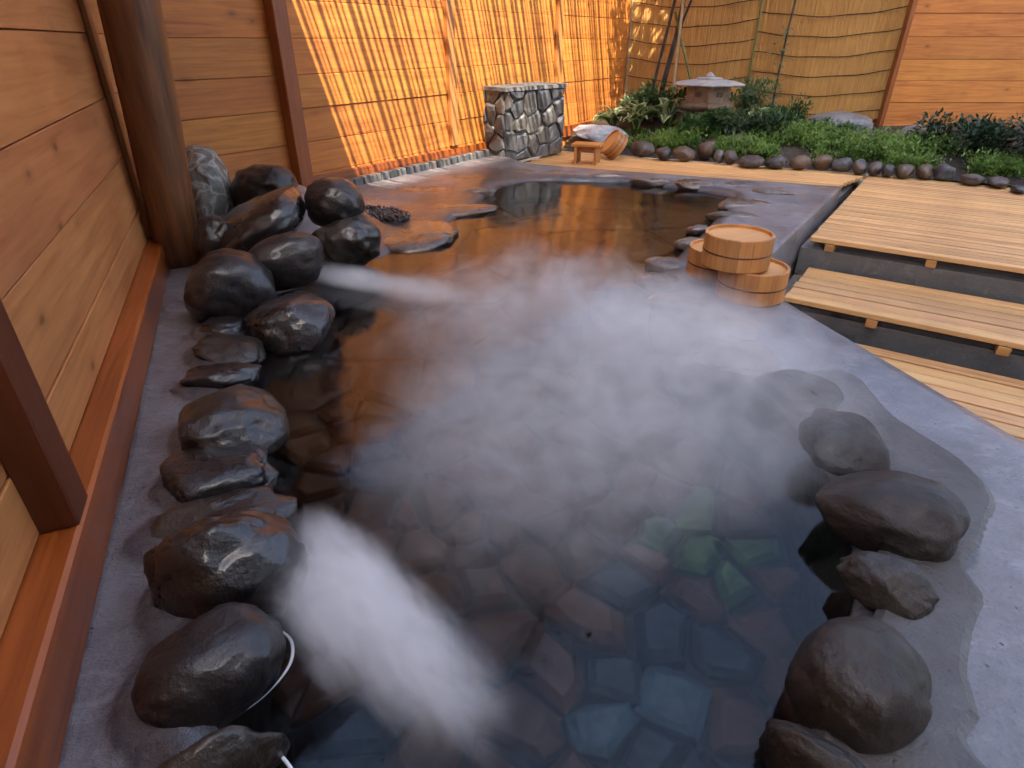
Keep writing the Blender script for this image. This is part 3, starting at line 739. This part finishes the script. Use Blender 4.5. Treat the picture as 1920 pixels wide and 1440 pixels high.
for i in range(15):
    y = -.085 * i
    # right end stops at the joint, left end at the rim edge or the stone block
    xr = -y * .17 - .02 - (0 if i < 1 else 0) + y * .53
    p = b0 + rtB * y; xl = -3.05
    if y < -.12: 
        k = xr
        while k > -3.05:
            q = p + eB * k
            if q.y < 5.777 - .367 * (q.x - .194) + .02: break
            k -= .05
        xl = k
    if xr - xl < .12: continue
    box('slat', ((xl + xr) / 2, y - .04, -.084), (xr - xl, .073, .028), M['slat'], root, .003)

# ------------------------------------------------------------------ wooden buckets
def bucket(label, loc, r, h, rz=0.0, rot=(0, 0, 0), group='wooden bath buckets', ns=16, hoops=(.47,), open_up=False):
    root = empty('bath_bucket', loc); root.rotation_euler = (rot[0], rot[1], rz); tag(root, label, 'bucket', group)
    t = .013
    for k in range(ns):
        a0 = 2 * math.pi * k / ns + .004; a1 = 2 * math.pi * (k + 1) / ns - .004; vv = []
        S = 2
        for (rr, z) in ((r * .985, 0), (r, .004), (r * 1.0, h - .004), (r * .99, h), (r - t, h), (r - t, 0)):
            for j in range(S + 1):
                a = a0 + (a1 - a0) * j / S; vv.append((rr * math.cos(a), rr * math.sin(a), z))
        ff = []
        for i in range(6):
            for j in range(S):
                b, c = i * (S + 1) + j, ((i + 1) % 6) * (S + 1) + j; ff.append((b, b + 1, c + 1, c))
        ff.append(tuple(i * (S + 1) for i in range(6))); ff.append(tuple(reversed([i * (S + 1) + S for i in range(6)])))
        mobj('stave', vv, ff, M['stave'], root)
    for f in hoops:
        z = h * f
        pv, pfc = lathe([(r - .001, z - .0035), (r + .0016, z - .0025), (r + .0016, z + .0025), (r - .001, z + .0035)], 40)
        mobj('hoop', pv, pfc, M['hoop'], root, smooth=True)
    zz = h - .013
    pv, pfc = lathe([(.0005, zz), (r - t + .002, zz), (r - t + .002, zz - .012), (.0005, zz - .012)], 32)
    mobj('base_board', pv, pfc, M['disc'], root)
    return root
bucket('wooden bucket in front, lower right of the stack of three', (1.068, 2.579, 0.0), .147, .140, .2)
bucket('wooden bucket at the back left of the stack, half hidden', (1.005, 2.858, 0.0), .148, .138, .9)
bucket('wooden bucket on top of the other two in the stack', (0.984, 2.599, 0.14), .144, .138, .5)
tb = bucket('tilted wooden bucket leaning on the bath stool before the garden', (1.097, 6.641, -0.07), .135, .13, rad(20), (rad(-8), rad(-52), 0), group='wooden bath buckets', ns=14, hoops=(.3, .65))
tb.location.z = .025
# bath stool
so = empty('bath_stool', (0.745, 6.358, -0.07), rad(-20)); tag(so, 'small plain wooden bath stool on the slat deck near the stone block', 'stool')
box('seat', (0, 0, .175), (.29, .20, .026), M['stave'], so, .004)
for sx in (-.1, .1): box('leg', (sx, 0, .0805), (.028, .18, .161), M['stave'], so, .003, (0, 0, 0))
box('stretcher', (0, 0, .13), (.172, .02, .06), M['stave'], so, .002)

# ------------------------------------------------------------------ masonry block with stones set in pale mortar
mk = empty('stone_block', (-.07, 6.30, -.05), A2 + rad(-10)); tag(mk, 'square block of rough grey masonry standing against the sunlit wall', 'masonry block')
BW, BD, BH = .84, .46, .63
box('mortar_core', (BW / 2, BD / 2, BH / 2), (BW, BD, BH), M['mortar_pale'], mk, .02)
rng = random.Random(14)
def face_stones(w_, h_, place, sp, seed):
    r2 = random.Random(seed); pts = []
    for _ in range(900):
        p = (r2.uniform(0, w_), r2.uniform(0, h_))
        if all(math.hypot((p[0] - q[0]), (p[1] - q[1]) * 1.15) > sp for q in pts): pts.append(p)
    for c in voronoi(pts, [(0, 0), (w_, 0), (w_, h_), (0, h_)], .0055):
        cx = sum(p[0] for p in c) / len(c); cz = sum(p[1] for p in c) / len(c); k = len(c); th = r2.uniform(.018, .045)
        jit = [(p[0] + r2.uniform(-.012, .012), p[1] + r2.uniform(-.012, .012)) for p in c]
        vv = []
        for f, d in ((1.0, -.005), (.93, th * .75), (.70, th), ):
            for p in jit: vv.append(place(cx + (p[0] - cx) * f, cz + (p[1] - cz) * f, d + (r2.uniform(-.006, .006) if d > 0 else 0)))
        ff = [tuple(range(2 * k, 3 * k))]
        for L in (0, k): ff += [(L + i, L + (i + 1) % k, L + k + (i + 1) % k, L + k + i) for i in range(k)]
        mobj('stone', vv, ff, r2.choice(M['masonry']), mk)
face_stones(BW, BH, lambda a, b, d: (a, -d, b), .15, 3)
face_stones(BD, BH, lambda a, b, d: (-d, BD - a, b), .14, 4)
face_stones(BD, BH, lambda a, b, d: (BW + d, a, b), .14, 5)
pts = [(-.03, -.045), (.2, -.05), (.5, -.042), (.75, -.05), (BW + .03, -.04), (BW + .035, BD), (-.02, BD + .02)]
o = prism('coping', pts, BH + .001, BH + .035, M['mortar_pale'], mk)

# kerb of small blocks along the foot of the lit wall, with a pale concrete apron
kb = empty('gutter_kerb', (Q2[0], Q2[1], 0), A2); tag(kb, 'low kerb of small grey blocks at the foot of the sunlit wall', 'kerb')
rng = random.Random(4)
for k in range(21):
    box('kerb_block', (-.42 + .098 * k, -.075, .022), (.09, .06, .075 + rng.uniform(-.004, .004)), rng.choice(M['masonry']), kb, .006)
ro = mobj('gravel', [], [], M['gravel'])
bm = bmesh.new(); rng = random.Random(6); c0 = Vector((-0.859, 3.962, 0))
for _ in range(520):
    a, r = rng.uniform(0, 6.28), math.sqrt(rng.random()); q = c0 + U * (math.cos(a) * r * .14) + Vv * (math.sin(a) * r * .24); s = rng.uniform(.006, .013)
    bmesh.ops.create_icosphere(bm, subdivisions=1, radius=s, matrix=Matrix.Translation((q.x, q.y, .022 + rng.uniform(-.004, .014))) @ Matrix.Diagonal((1, 1.2, .8, 1)))
bm.to_mesh(ro.data); bm.free(); tag(ro, 'patch of dark pebbles behind the boulder pile', 'gravel', kind='stuff')

# ------------------------------------------------------------------ garden bed
F0, F1 = Vector((.55, 7.27)), Vector((7.2, 3.98)); B0, B1, B2 = Vector((1.35, 9.15)), Vector((4.36, 7.80)), Vector((9.5, 7.80))
def back(s): return B0.lerp(B1, s / .5) if s < .5 else B1.lerp(B2, (s - .5) / .5)
def bed_z(f): return -.09 + .17 * min(1, f / .35) ** .8 + .05 * f
vs, fs = [], []; NS, NF = 60, 24
for i in range(NS + 1):
    s = i / NS
    for j in range(NF + 1):
        f = j / NF; q = F0.lerp(F1, s).lerp(back(s), f)
        vs.append((q.x, q.y, bed_z(f) + .03 * fbm((q.x * 2, q.y * 2, 1), 3) * min(1, f * 5)))
for i in range(NS):
    for j in range(NF): a = i * (NF + 1) + j; fs.append((a, a + NF + 1, a + NF + 2, a + 1))
gb = mobj('garden_bed', vs, fs, M['soil'], smooth=True); tag(gb, kind='structure')
def bed_at(x, y):
    best = None
    o_ = Vector((x, y))
    d = (F1 - F0).normalized(); nrm = Vector((-d.y, d.x)); f = (o_ - F0).dot(nrm) / 2.1
    return bed_z(max(0, min(1, f))) 
# edging cobbles
CZ = [(185, 620, 305, 694), (298, 640, 372, 702), (370, 640, 482, 708), (480, 622, 562, 714), (556, 650, 604, 716), (598, 652, 668, 720), (660, 672, 792, 730), (780, 672, 886, 738), (886, 672, 990, 744), (986, 672, 1084, 748), (1068, 682, 1174, 756), (1160, 692, 1234, 766), (1228, 698, 1304, 770), (1296, 708, 1354, 774), (1352, 708, 1444, 780), (1442, 710, 1524, 786), (1516, 710, 1626, 794), (1636, 742, 1760, 802), (1756, 756, 1866, 812), (1862, 786, 1950, 826)]
ORD = ['first', 'second', 'third', 'fourth', 'fifth', 'sixth', 'seventh', 'eighth', 'ninth', 'tenth', 'eleventh', 'twelfth', 'thirteenth', 'fourteenth', 'fifteenth', 'sixteenth', 'seventeenth', 'eighteenth', 'nineteenth', 'twentieth']
COBBLES = [((1.364, 6.729, 0.0), (0.14, 0.177, 0.086), -0.2), ((1.534, 6.523, 0.0), (0.083, 0.133, 0.071), -0.231), ((1.734, 6.481, 0.0), (0.124, 0.154, 0.077), -0.261), ((1.977, 6.566, 0.0), (0.091, 0.146, 0.102), -0.292), ((2.052, 6.356, 0.0), (0.051, 0.082, 0.072), -0.312), ((2.159, 6.315, 0.0), (0.074, 0.118, 0.074), -0.329), ((2.3, 6.119, 0.0), (0.134, 0.123, 0.062), -0.36), ((2.515, 6.069, 0.0), (0.105, 0.139, 0.069), -0.393), ((2.727, 6.032, 0.0), (0.101, 0.151, 0.074), -0.425), ((2.925, 6.007, 0.0), (0.094, 0.15, 0.076), -0.453), ((3.058, 5.898, 0.0), (0.098, 0.154, 0.073), -0.478), ((3.161, 5.782, 0.0), (0.067, 0.107, 0.072), -0.5), ((3.274, 5.725, 0.0), (0.067, 0.107, 0.069), -0.519), ((3.353, 5.647, 0.0), (0.05, 0.08, 0.062), -0.536), ((3.483, 5.615, 0.0), (0.078, 0.125, 0.067), -0.555), ((3.629, 5.571, 0.0), (0.068, 0.109, 0.069), -0.577), ((3.779, 5.529, 0.0), (0.089, 0.143, 0.075), -0.6), ((3.897, 5.325, 0.0), (0.095, 0.152, 0.052), -0.632), ((4.033, 5.209, 0.0), (0.081, 0.129, 0.048), -0.659), ((4.066, 5.008, 0.0), (0.061, 0.098, 0.033), -0.682)]
for i, spec in enumerate(COBBLES):
    (lx, ly, lz), (a, b, c), rz = spec
    rock('edging_cobble', 'edging cobble of the garden bed, %s from the left in its row' % ORD[i], ((lx, ly, c * .92 - .072), (a * .93, max(.07, min(b, .11)), c * .92), rz), 0, 100 + i, EDGE[(i * 7 + i // 3) % 4], 'garden edging cobbles', 'cobble', sub=3, cuts=4, rough=.12)
# larger garden stones
rock('garden_boulder', 'long low grey boulder below the right end of the reed screen', ((3.676, 7.369, 0.16), (0.343, 0.424, 0.15), -0.463), 2, 121, M['rock_grey'], None, cuts=3, rough=.06)
rock('garden_boulder', 'flat grey stone in the ground cover in front of the lantern', ((2.489, 7.005, 0.06), (0.215, 0.242, 0.06), -0.341), 0, 122, M['rock_grey'], None, cuts=4)
rock('garden_boulder', 'grey angular rock beside the dark shrub', ((4.078, 6.612, 0.1), (0.15, 0.24, 0.16), -0.553), 4, 123, M['rock_grey'], None, cuts=7)
rock('garden_boulder', 'black wedge shaped rock between the grey rock and dark shrub', ((4.296, 6.692, 0.12), (0.12, 0.192, 0.14), -0.571), 20, 124, M['rock'], None, cuts=7)
rock('garden_boulder', 'brown stone under the lantern platform', ((2.349, 7.812, 0.13), (0.133, 0.173, 0.07), -0.292), 0, 125, M['rock_brown'], None, cuts=5)
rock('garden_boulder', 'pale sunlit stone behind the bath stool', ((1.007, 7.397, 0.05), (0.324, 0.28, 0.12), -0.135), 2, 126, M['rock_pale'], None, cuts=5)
rock('garden_boulder', 'black stone left of the lantern foot', ((2.252, 8.096, 0.15), (0.135, 0.216, 0.09), -0.271), 0, 127, M['rock'], None, cuts=5)

# snow-viewing lantern
lx, ly = 2.20, 7.55
la = empty('stone_lantern', (lx, ly, .10), rad(18)); tag(la, 'low stone lantern with a wide pale hexagonal roof', 'lantern')
def hexa(prof, mat, name, n=6, sub=False):
    vv, ff = lathe(prof, n); ff = ff + [tuple(reversed(range(n))), tuple((len(prof) - 1) * n + k for k in range(n))]
    return mobj(name, vv, ff, mat, la)
hexa([(.40, .462), (.425, .468), (.425, .478), (.31, .500), (.20, .515), (.15, .520)], M['lantern'], 'roof')
hexa([(.155, .517), (.16, .523), (.15, .536), (.06, .544)], M['lantern'], 'roof_cap')
pv, pfc = lathe([(.05, .540), (.055, .552), (.04, .566), (.025, .58), (.001, .594)], 14); mobj('finial', pv, pfc, M['lantern'], la, smooth=True)
hexa([(.255, .30), (.262, .305), (.262, .45), (.255, .458)], M['lantern_brown'], 'light_box')
for k in range(6):
    a = rad(60 * k + 30); rr = .262 * math.cos(rad(30)) + .003
    box('window', (rr * math.cos(a), rr * math.sin(a), .378), (.008, .07, .05), M['lantern_dark'], la, 0, (0, 0, a))
hexa([(.22, .20), (.31, .235), (.325, .255), (.325, .285), (.27, .302)], M['lantern_brown'], 'platform')
for k in range(3):
    a = rad(120 * k + 40); pp = [(.14 * math.cos(a), .14 * math.sin(a), .22), (.25 * math.cos(a), .25 * math.sin(a), .16), (.29 * math.cos(a), .29 * math.sin(a), .06), (.28 * math.cos(a), .28 * math.sin(a), -.04)]
    mobj('leg', *tube(pp, [.06, .06, .05, .055], 8), M['lantern_brown'], la, smooth=True)

# ------------------------------------------------------------------ plants
def leaf_quad(vs, fs, base, d, up, L, W_):
    """a folded leaf of four faces"""
    d = d.normalized(); s = d.cross(up)
    if s.length < 1e-3: s = Vector((1, 0, 0))
    s.normalize(); nrm = s.cross(d); i = len(vs)
    vs += [base, base + d * (L * .45) + s * (W_ / 2) + nrm * (W_ * .12), base + d * (L * .5), base + d * (L * .45) - s * (W_ / 2) + nrm * (W_ * .12), base + d * L - Vector((0, 0, L * .18))]
    fs += [(i, i + 1, i + 2), (i, i + 2, i + 3), (i + 1, i + 4, i + 2), (i + 2, i + 4, i + 3)]
def shrub(name, label, loc, rx, ry, h, n, L, W_, mat, seed, stems=5, group=None, cat='shrub', clumps=9):
    rg = random.Random(seed); root = empty(name, loc); tag(root, label, cat, group)
    cl = []
    for _ in range(clumps):
        a, r = rg.uniform(0, 6.28), math.sqrt(rg.random()) * .75
        cl.append((Vector((math.cos(a) * rx * r, math.sin(a) * ry * r, h * rg.uniform(.35, .85))), rg.uniform(.28, .5)))
    vs, fs = [], []
    for _ in range(n):
        c, cr = rg.choice(cl)
        o_ = Vector((rg.gauss(0, 1), rg.gauss(0, 1), rg.gauss(0, .8))).normalized() * rg.random() ** .4
        p = c + Vector((o_.x * rx * cr, o_.y * ry * cr, o_.z * h * cr * .9)); p.z = max(.01, p.z)
        d = o_ + Vector((rg.uniform(-.5, .5), rg.uniform(-.5, .5), rg.uniform(-.1, .8)))
        k = rg.uniform(.65, 1.25); leaf_quad(vs, fs, p, d, Vector((rg.uniform(-.4, .4), rg.uniform(-.4, .4), 1)), L * k, W_ * k)
    mobj('foliage', vs, fs, mat, root)
    for k in range(stems):
        c = rg.choice(cl)[0]; mobj('stem', *tube([(c.x * .15, c.y * .15, -.05), (c.x * .5, c.y * .5, c.z * .5), (c.x, c.y, c.z * 1.05)], [.008, .006, .003], 5), M['bark'], root)
    return root
shrub('shrub', 'feathery green shrub just right of the stone lantern', (2.72, 7.62, .10), .36, .28, .48, 1300, .07, .022, M['shrub_pale'], 1, cat='shrub')
shrub('shrub', 'dense shrub behind and left of the stone lantern', (1.86, 8.0, .12), .36, .3, .42, 1100, .07, .03, M['shrub'], 2)
shrub('shrub', 'low dark leaved shrub filling the bed under the young tree', (3.02, 7.45, .08), .42, .25, .22, 900, .07, .03, M['shrub'], 3)
shrub('shrub', 'small bright fern-like bush left of the long grey boulder', (3.32, 7.72, .10), .16, .14, .30, 420, .06, .018, M['shrub'], 4)
shrub('shrub', 'large dark shrub at the far right edge of the garden', (4.95, 5.75, .0), .62, .5, .40, 3600, .065, .035, M['shrub_dark'], 5, clumps=16)
shrub('shrub', 'dark low shrub between the black wedge rock and the largest dark shrub', (4.28, 6.15, .0), .42, .36, .34, 1900, .06, .03, M['shrub_dark'], 6, clumps=10)
shrub('shrub', 'bushy greenery at the foot of the bamboo poles in the corner', (1.62, 8.25, .12), .3, .28, .34, 800, .07, .032, M['shrub_pale'], 7)
# hostas with separate leaves
def hosta_leaf_mesh():
    vv, ff, uvs = [], [], []; n = 7
    for i in range(n + 1):
        f = i / n; wd = .055 * math.sin(math.pi * min(1, f * .92 + .08)) ** .8 * (1 - f * .25) if i < n else .001
        x = .22 * f; z = .10 * math.sin(f * 2.1) - .06 * f * f
        for s in (-1, 0, 1): vv.append((x, s * wd, z + abs(s) * wd * .35)); uvs.append((.5 + s * .5, f))
    for i in range(n):
        for k in (0, 1): a = i * 3 + k; ff.append((a, a + 1, a + 4, a + 3))
    me = mesh_from('leaf', vv, ff, M['hosta'], True); ul = me.uv_layers.new(name='UVMap')
    for lp in me.loops: ul.data[lp.index].uv = uvs[lp.vertex_index]
    return me
HL = hosta_leaf_mesh()
def hosta(label, loc, s, seed, nl=16):
    rg = random.Random(seed); root = empty('hosta', loc, rg.uniform(0, 6)); tag(root, label, 'plant', 'striped hostas by the corner')
    for k in range(nl):
        o = bpy.data.objects.new('leaf', HL); f = k / nl; q = s * rg.uniform(.8, 1.2)
        o.rotation_euler = (rg.uniform(-.3, .3), -rg.uniform(.1, .95) + .1, k * 2.4 + rg.uniform(-.3, .3)); o.scale = (q, q, q); o.location = (0, 0, .01 + .06 * (1 - f) * s); link(o, root)
hosta('cream striped hosta closest to the sunlit wall', (1.18, 7.72, .06), 1.25, 1)
hosta('cream striped hosta behind the pale sunlit stone', (1.42, 7.50, .08), 1.3, 2)
hosta('largest cream striped hosta, left of the black stone', (1.76, 7.52, .10), 1.35, 3, 20)
hosta('cream edged hosta furthest back at the corner', (1.50, 7.95, .11), 1.2, 4)
hosta('small hosta in front of the shrub beside the lantern', (2.72, 7.28, .10), 1.0, 5, 18)
# ground cover, uncountable
rng = random.Random(33); vs, fs = [], []
d0 = (F1 - F0).normalized(); n0 = Vector((-d0.y, d0.x))
def cover(s0, s1, f0, f1, n, hgt):
    for _ in range(n):
        s, f = rng.uniform(s0, s1), rng.uniform(f0, f1); q = F0 + d0 * s + n0 * f
        if fbm((q.x * 2.6, q.y * 2.6, 4), 4) < -.08 + rng.uniform(-.2, .2): continue
        b = Vector((q.x, q.y, bed_at(q.x, q.y) - .005)); hh = hgt * rng.uniform(.5, 1.2) * max(.25, 1 + .9 * fbm((q.x * 2.4, q.y * 2.4, 8), 3))
        for k in range(3):
            d = Vector((rng.uniform(-.7, .7), rng.uniform(-.7, .7), 1)); p = b + d * (hh * .3 * k)
            leaf_quad(vs, fs, p, Vector((rng.uniform(-1, 1), rng.uniform(-1, 1), rng.uniform(.2, 1.2))), Vector((0, 0, 1)), .045, .014)
cover(1.0, 4.3, .12, .85, 13000, .17); cover(.3, 1.4, .15, .6, 1000, .06)
gc = mobj('ground_cover', vs, fs, M['cover']); tag(gc, 'bright green feathery ground cover behind the edging cobbles', 'ground cover', kind='stuff')
shrub('shrub', 'low leafy plant hiding the foot of the lantern', (2.15, 7.12, .05), .40, .16, .26, 700, .075, .032, M['shrub'], 14)
shrub('shrub', 'dark strap leaved clump right of the lantern foot', (2.62, 7.02, .05), .34, .16, .24, 620, .10, .018, M['shrub_dark'], 15)
shrub('shrub', 'loose mid green clump in front of the long grey boulder', (3.35, 6.95, .03), .4, .2, .2, 600, .06, .03, M['shrub'], 16)
# slender tree with props in the corner
tr = empty('slender_tree', (1.78, 8.15, .1)); tag(tr, 'thin dark tree trunk in the far corner behind the hostas', 'tree')
mobj('trunk', *tube([(-.02, 0, -.1), (.06, .02, .5), (.15, .03, 1.0), (.20, .03, 1.6), (.24, .05, 2.4)], [.034, .03, .026, .022, .016], 9), M['bark'], tr, smooth=True)
mobj('branch', *tube([(.12, .03, .85), (.20, -.05, 1.15), (.36, -.12, 1.7), (.4, -.12, 2.2)], [.018, .014, .01, .006], 7), M['bark'], tr, smooth=True)
def crown(root, c, r, n, L, W_, mat, seed):
    rg = random.Random(seed); vv, ff = [], []
    for _ in range(n):
        o_ = Vector((rg.gauss(0, 1), rg.gauss(0, 1), rg.gauss(0, 1))); o_ = o_.normalized() * rg.random() ** .5
        p = Vector(c) + Vector((o_.x * r[0], o_.y * r[1], o_.z * r[2]))
        leaf_quad(vv, ff, p, Vector((rg.uniform(-1, 1), rg.uniform(-1, 1), rg.uniform(-.6, .5))), Vector((0, 0, 1)), L, W_)
    mobj('crown', vv, ff, mat, root)
crown(tr, (.2, -.1, 2.25), (.5, .45, .4), 900, .07, .035, M['shrub'], 9)
def pole(label, a, b, r, mat):
    a, b = Vector(a), Vector(b); root = empty('support_pole', a); tag(root, label, 'pole'); d = b - a
    mobj('shaft', *tube([d * (k / 6) for k in range(7)], r, 9), mat, root, smooth=True)
    for k in range(1, 6): 
        q = d * (k / 5.6); e = d.normalized() * .006
        mobj('node_ring', *tube([q - e, q + e], r * 1.14, 9), mat, root, smooth=True)
pole('pale bamboo pole leaning against the thin tree trunk', (1.93, 8.05, .05), (1.93, 8.1, 1.9), .016, M['bamboo'])
pole('green bamboo prop slanting from the trunk towards the lantern', (2.27, 7.95, .15), (1.86, 8.12, 1.28), .014, M['bamboo_green'])
pole('grey weathered pole propped left of the thin tree trunk', (1.62, 8.1, .05), (1.88, 8.16, 1.55), .018, M['bark'])
yt = empty('young_tree', (3.02, 7.72, .1)); tag(yt, 'spindly young tree with a few small leaves before the reed screen', 'tree')
mobj('trunk', *tube([(0, 0, -.1), (.0, .0, .5), (.02, .02, 1.0), (.05, .0, 1.6), (.06, .02, 2.3)], [.014, .012, .011, .009, .006], 7), M['bark'], yt, smooth=True)
crown(yt, (.0, -.02, .82), (.16, .12, .30), 46, .06, .03, M['shrub_pale'], 10)
crown(yt, (.08, -.02, 1.9), (.3, .25, .5), 320, .06, .03, M['shrub'], 12)
o = [c for c in yt.children if c.name.startswith('crown')]

# ------------------------------------------------------------------ steam
def steam(name, label, bmin, bmax, puffs, dens, nscale, seed, erode=.6, wisp=.5, soft=0, stretch=(1, 1, 1.6), rot=0, color=(.99, .99, .995)):
    """a closed box of air; its density is a sum of soft ellipsoid puffs broken up by noise"""
    c = [(a + b) / 2 for a, b in zip(bmin, bmax)]; s = [(b - a) for a, b in zip(bmin, bmax)]
    mt = bpy.data.materials.new(name + '_air'); mt.use_nodes = True; t = mt.node_tree; t.nodes.clear()
    w = NT.__new__(NT); w.m, w.t = mt, t
    out = w.n('OutputMaterial'); pv = w.n('VolumePrincipled'); w.l(pv.outputs[0], out.inputs['Volume'])
    tc = w.n('TexCoord'); v = tc.outputs['Object']; tot = None
    for (px, py, pz, rx, ry, rz_, ang, amp) in puffs:
        mp = w.n('Mapping', vector_type='TEXTURE'); w.l(v, mp.inputs[0])
        mp.inputs['Location'].default_value = (px - c[0], py - c[1], pz - c[2]); mp.inputs['Rotation'].default_value = (0, 0, rad(ang)); mp.inputs['Scale'].default_value = (rx, ry, rz_)
        gr = w.n('TexGradient', gradient_type='SPHERICAL'); w.l(mp.outputs[0], gr.inputs[0])
        e = w.math('MULTIPLY', w.math('SMOOTH_MIN', gr.outputs['Fac'], .75, .3), amp)
        tot = e if tot is None else w.math('ADD', tot, e)
    ad = w.n('VectorMath', operation='ADD'); w.l(v, ad.inputs[0]); ad.inputs[1].default_value = (seed, seed * 2, seed * 3)
    nz = w.noise(w.map(w.map(ad.outputs[0], (1, 1, 1), (0, 0, rad(rot))), stretch), nscale, 4, .52, 1.5)
    body = w.math('SUBTRACT', tot, w.math('MULTIPLY', w.math('SUBTRACT', 1.0, nz), erode), clamp=True)
    if wisp:
        n2 = w.noise(w.map(w.map(ad.outputs[0], (1, 1, 1), (0, 0, rad(rot))), [c_ * 3.1 for c_ in stretch]), nscale, 2, .5, 1.2)
        body = w.math('MULTIPLY', body, w.ramp(n2, [(.3, 1 - wisp), (.7, 1.0)]))
    if soft: body = w.math('POWER', body, soft)
    w.set(pv, 'Density', w.math('MULTIPLY', body, dens))
    w.set(pv, 'Color', (*color, 1)); w.set(pv, 'Anisotropy', .1)
    o = bpy.data.objects.new(name, box_mesh(name, *s, 0, mt)); o.location = c; tag(o, label, 'steam', kind='stuff'); return link(o)
steam('steam', 'soft steam drifting low over the middle of the pool', (-1.15, .45, -.03), (1.35, 3.9, .40), [
  (.15, 2.1, .02, 1.15, 1.35, .38, 15, 1.85), (.05, 1.15, .0, .75, .75, .30, 0, 1.45), (.70, 1.75, .03, .62, .85, .34, 20, 1.65), (.45, 3.2, .0, .7, .7, .2, 0, .75)],
  4.3, 2.3, 3.0, erode=1.5, wisp=.8)
steam('steam_jet', 'dense white steam jet pouring out beside the large glossy boulder', (-.80, .30, -.035), (.28, 1.5, .20), [
  (*(-0.426, 0.971), .0, .26, .18, .15, -60, 1.3), (*(-0.326, 0.841), .0, .27, .22, .16, -50, 1.4), (*(-0.203, 0.737), .0, .27, .19, .14, -42, 1.15), (*(-0.092, 0.647), .0, .26, .16, .11, -42, 1.0), (*(-0.515, 1.129), .0, .24, .08, .06, -25, .8)],
  48, 3.6, 7.0, erode=1.0, wisp=.5, soft=2.1, stretch=(.75, 2.0, 1.5), rot=46)
steam('steam_jet', 'thin white steam streak spreading from the olive topped boulder', (-1.1, 2.15, -.035), (.4, 3.15, .15), [
  (-.82, 2.81, .0, .30, .11, .10, -22, 1.6), (-.52, 2.67, .0, .42, .15, .11, -24, 1.2), (-.1, 2.50, .0, .6, .25, .11, -18, .7)],
  26, 4.0, 11.0, erode=.75, wisp=.5, soft=1.4, stretch=(.6, 2.2, 1.6), rot=22)
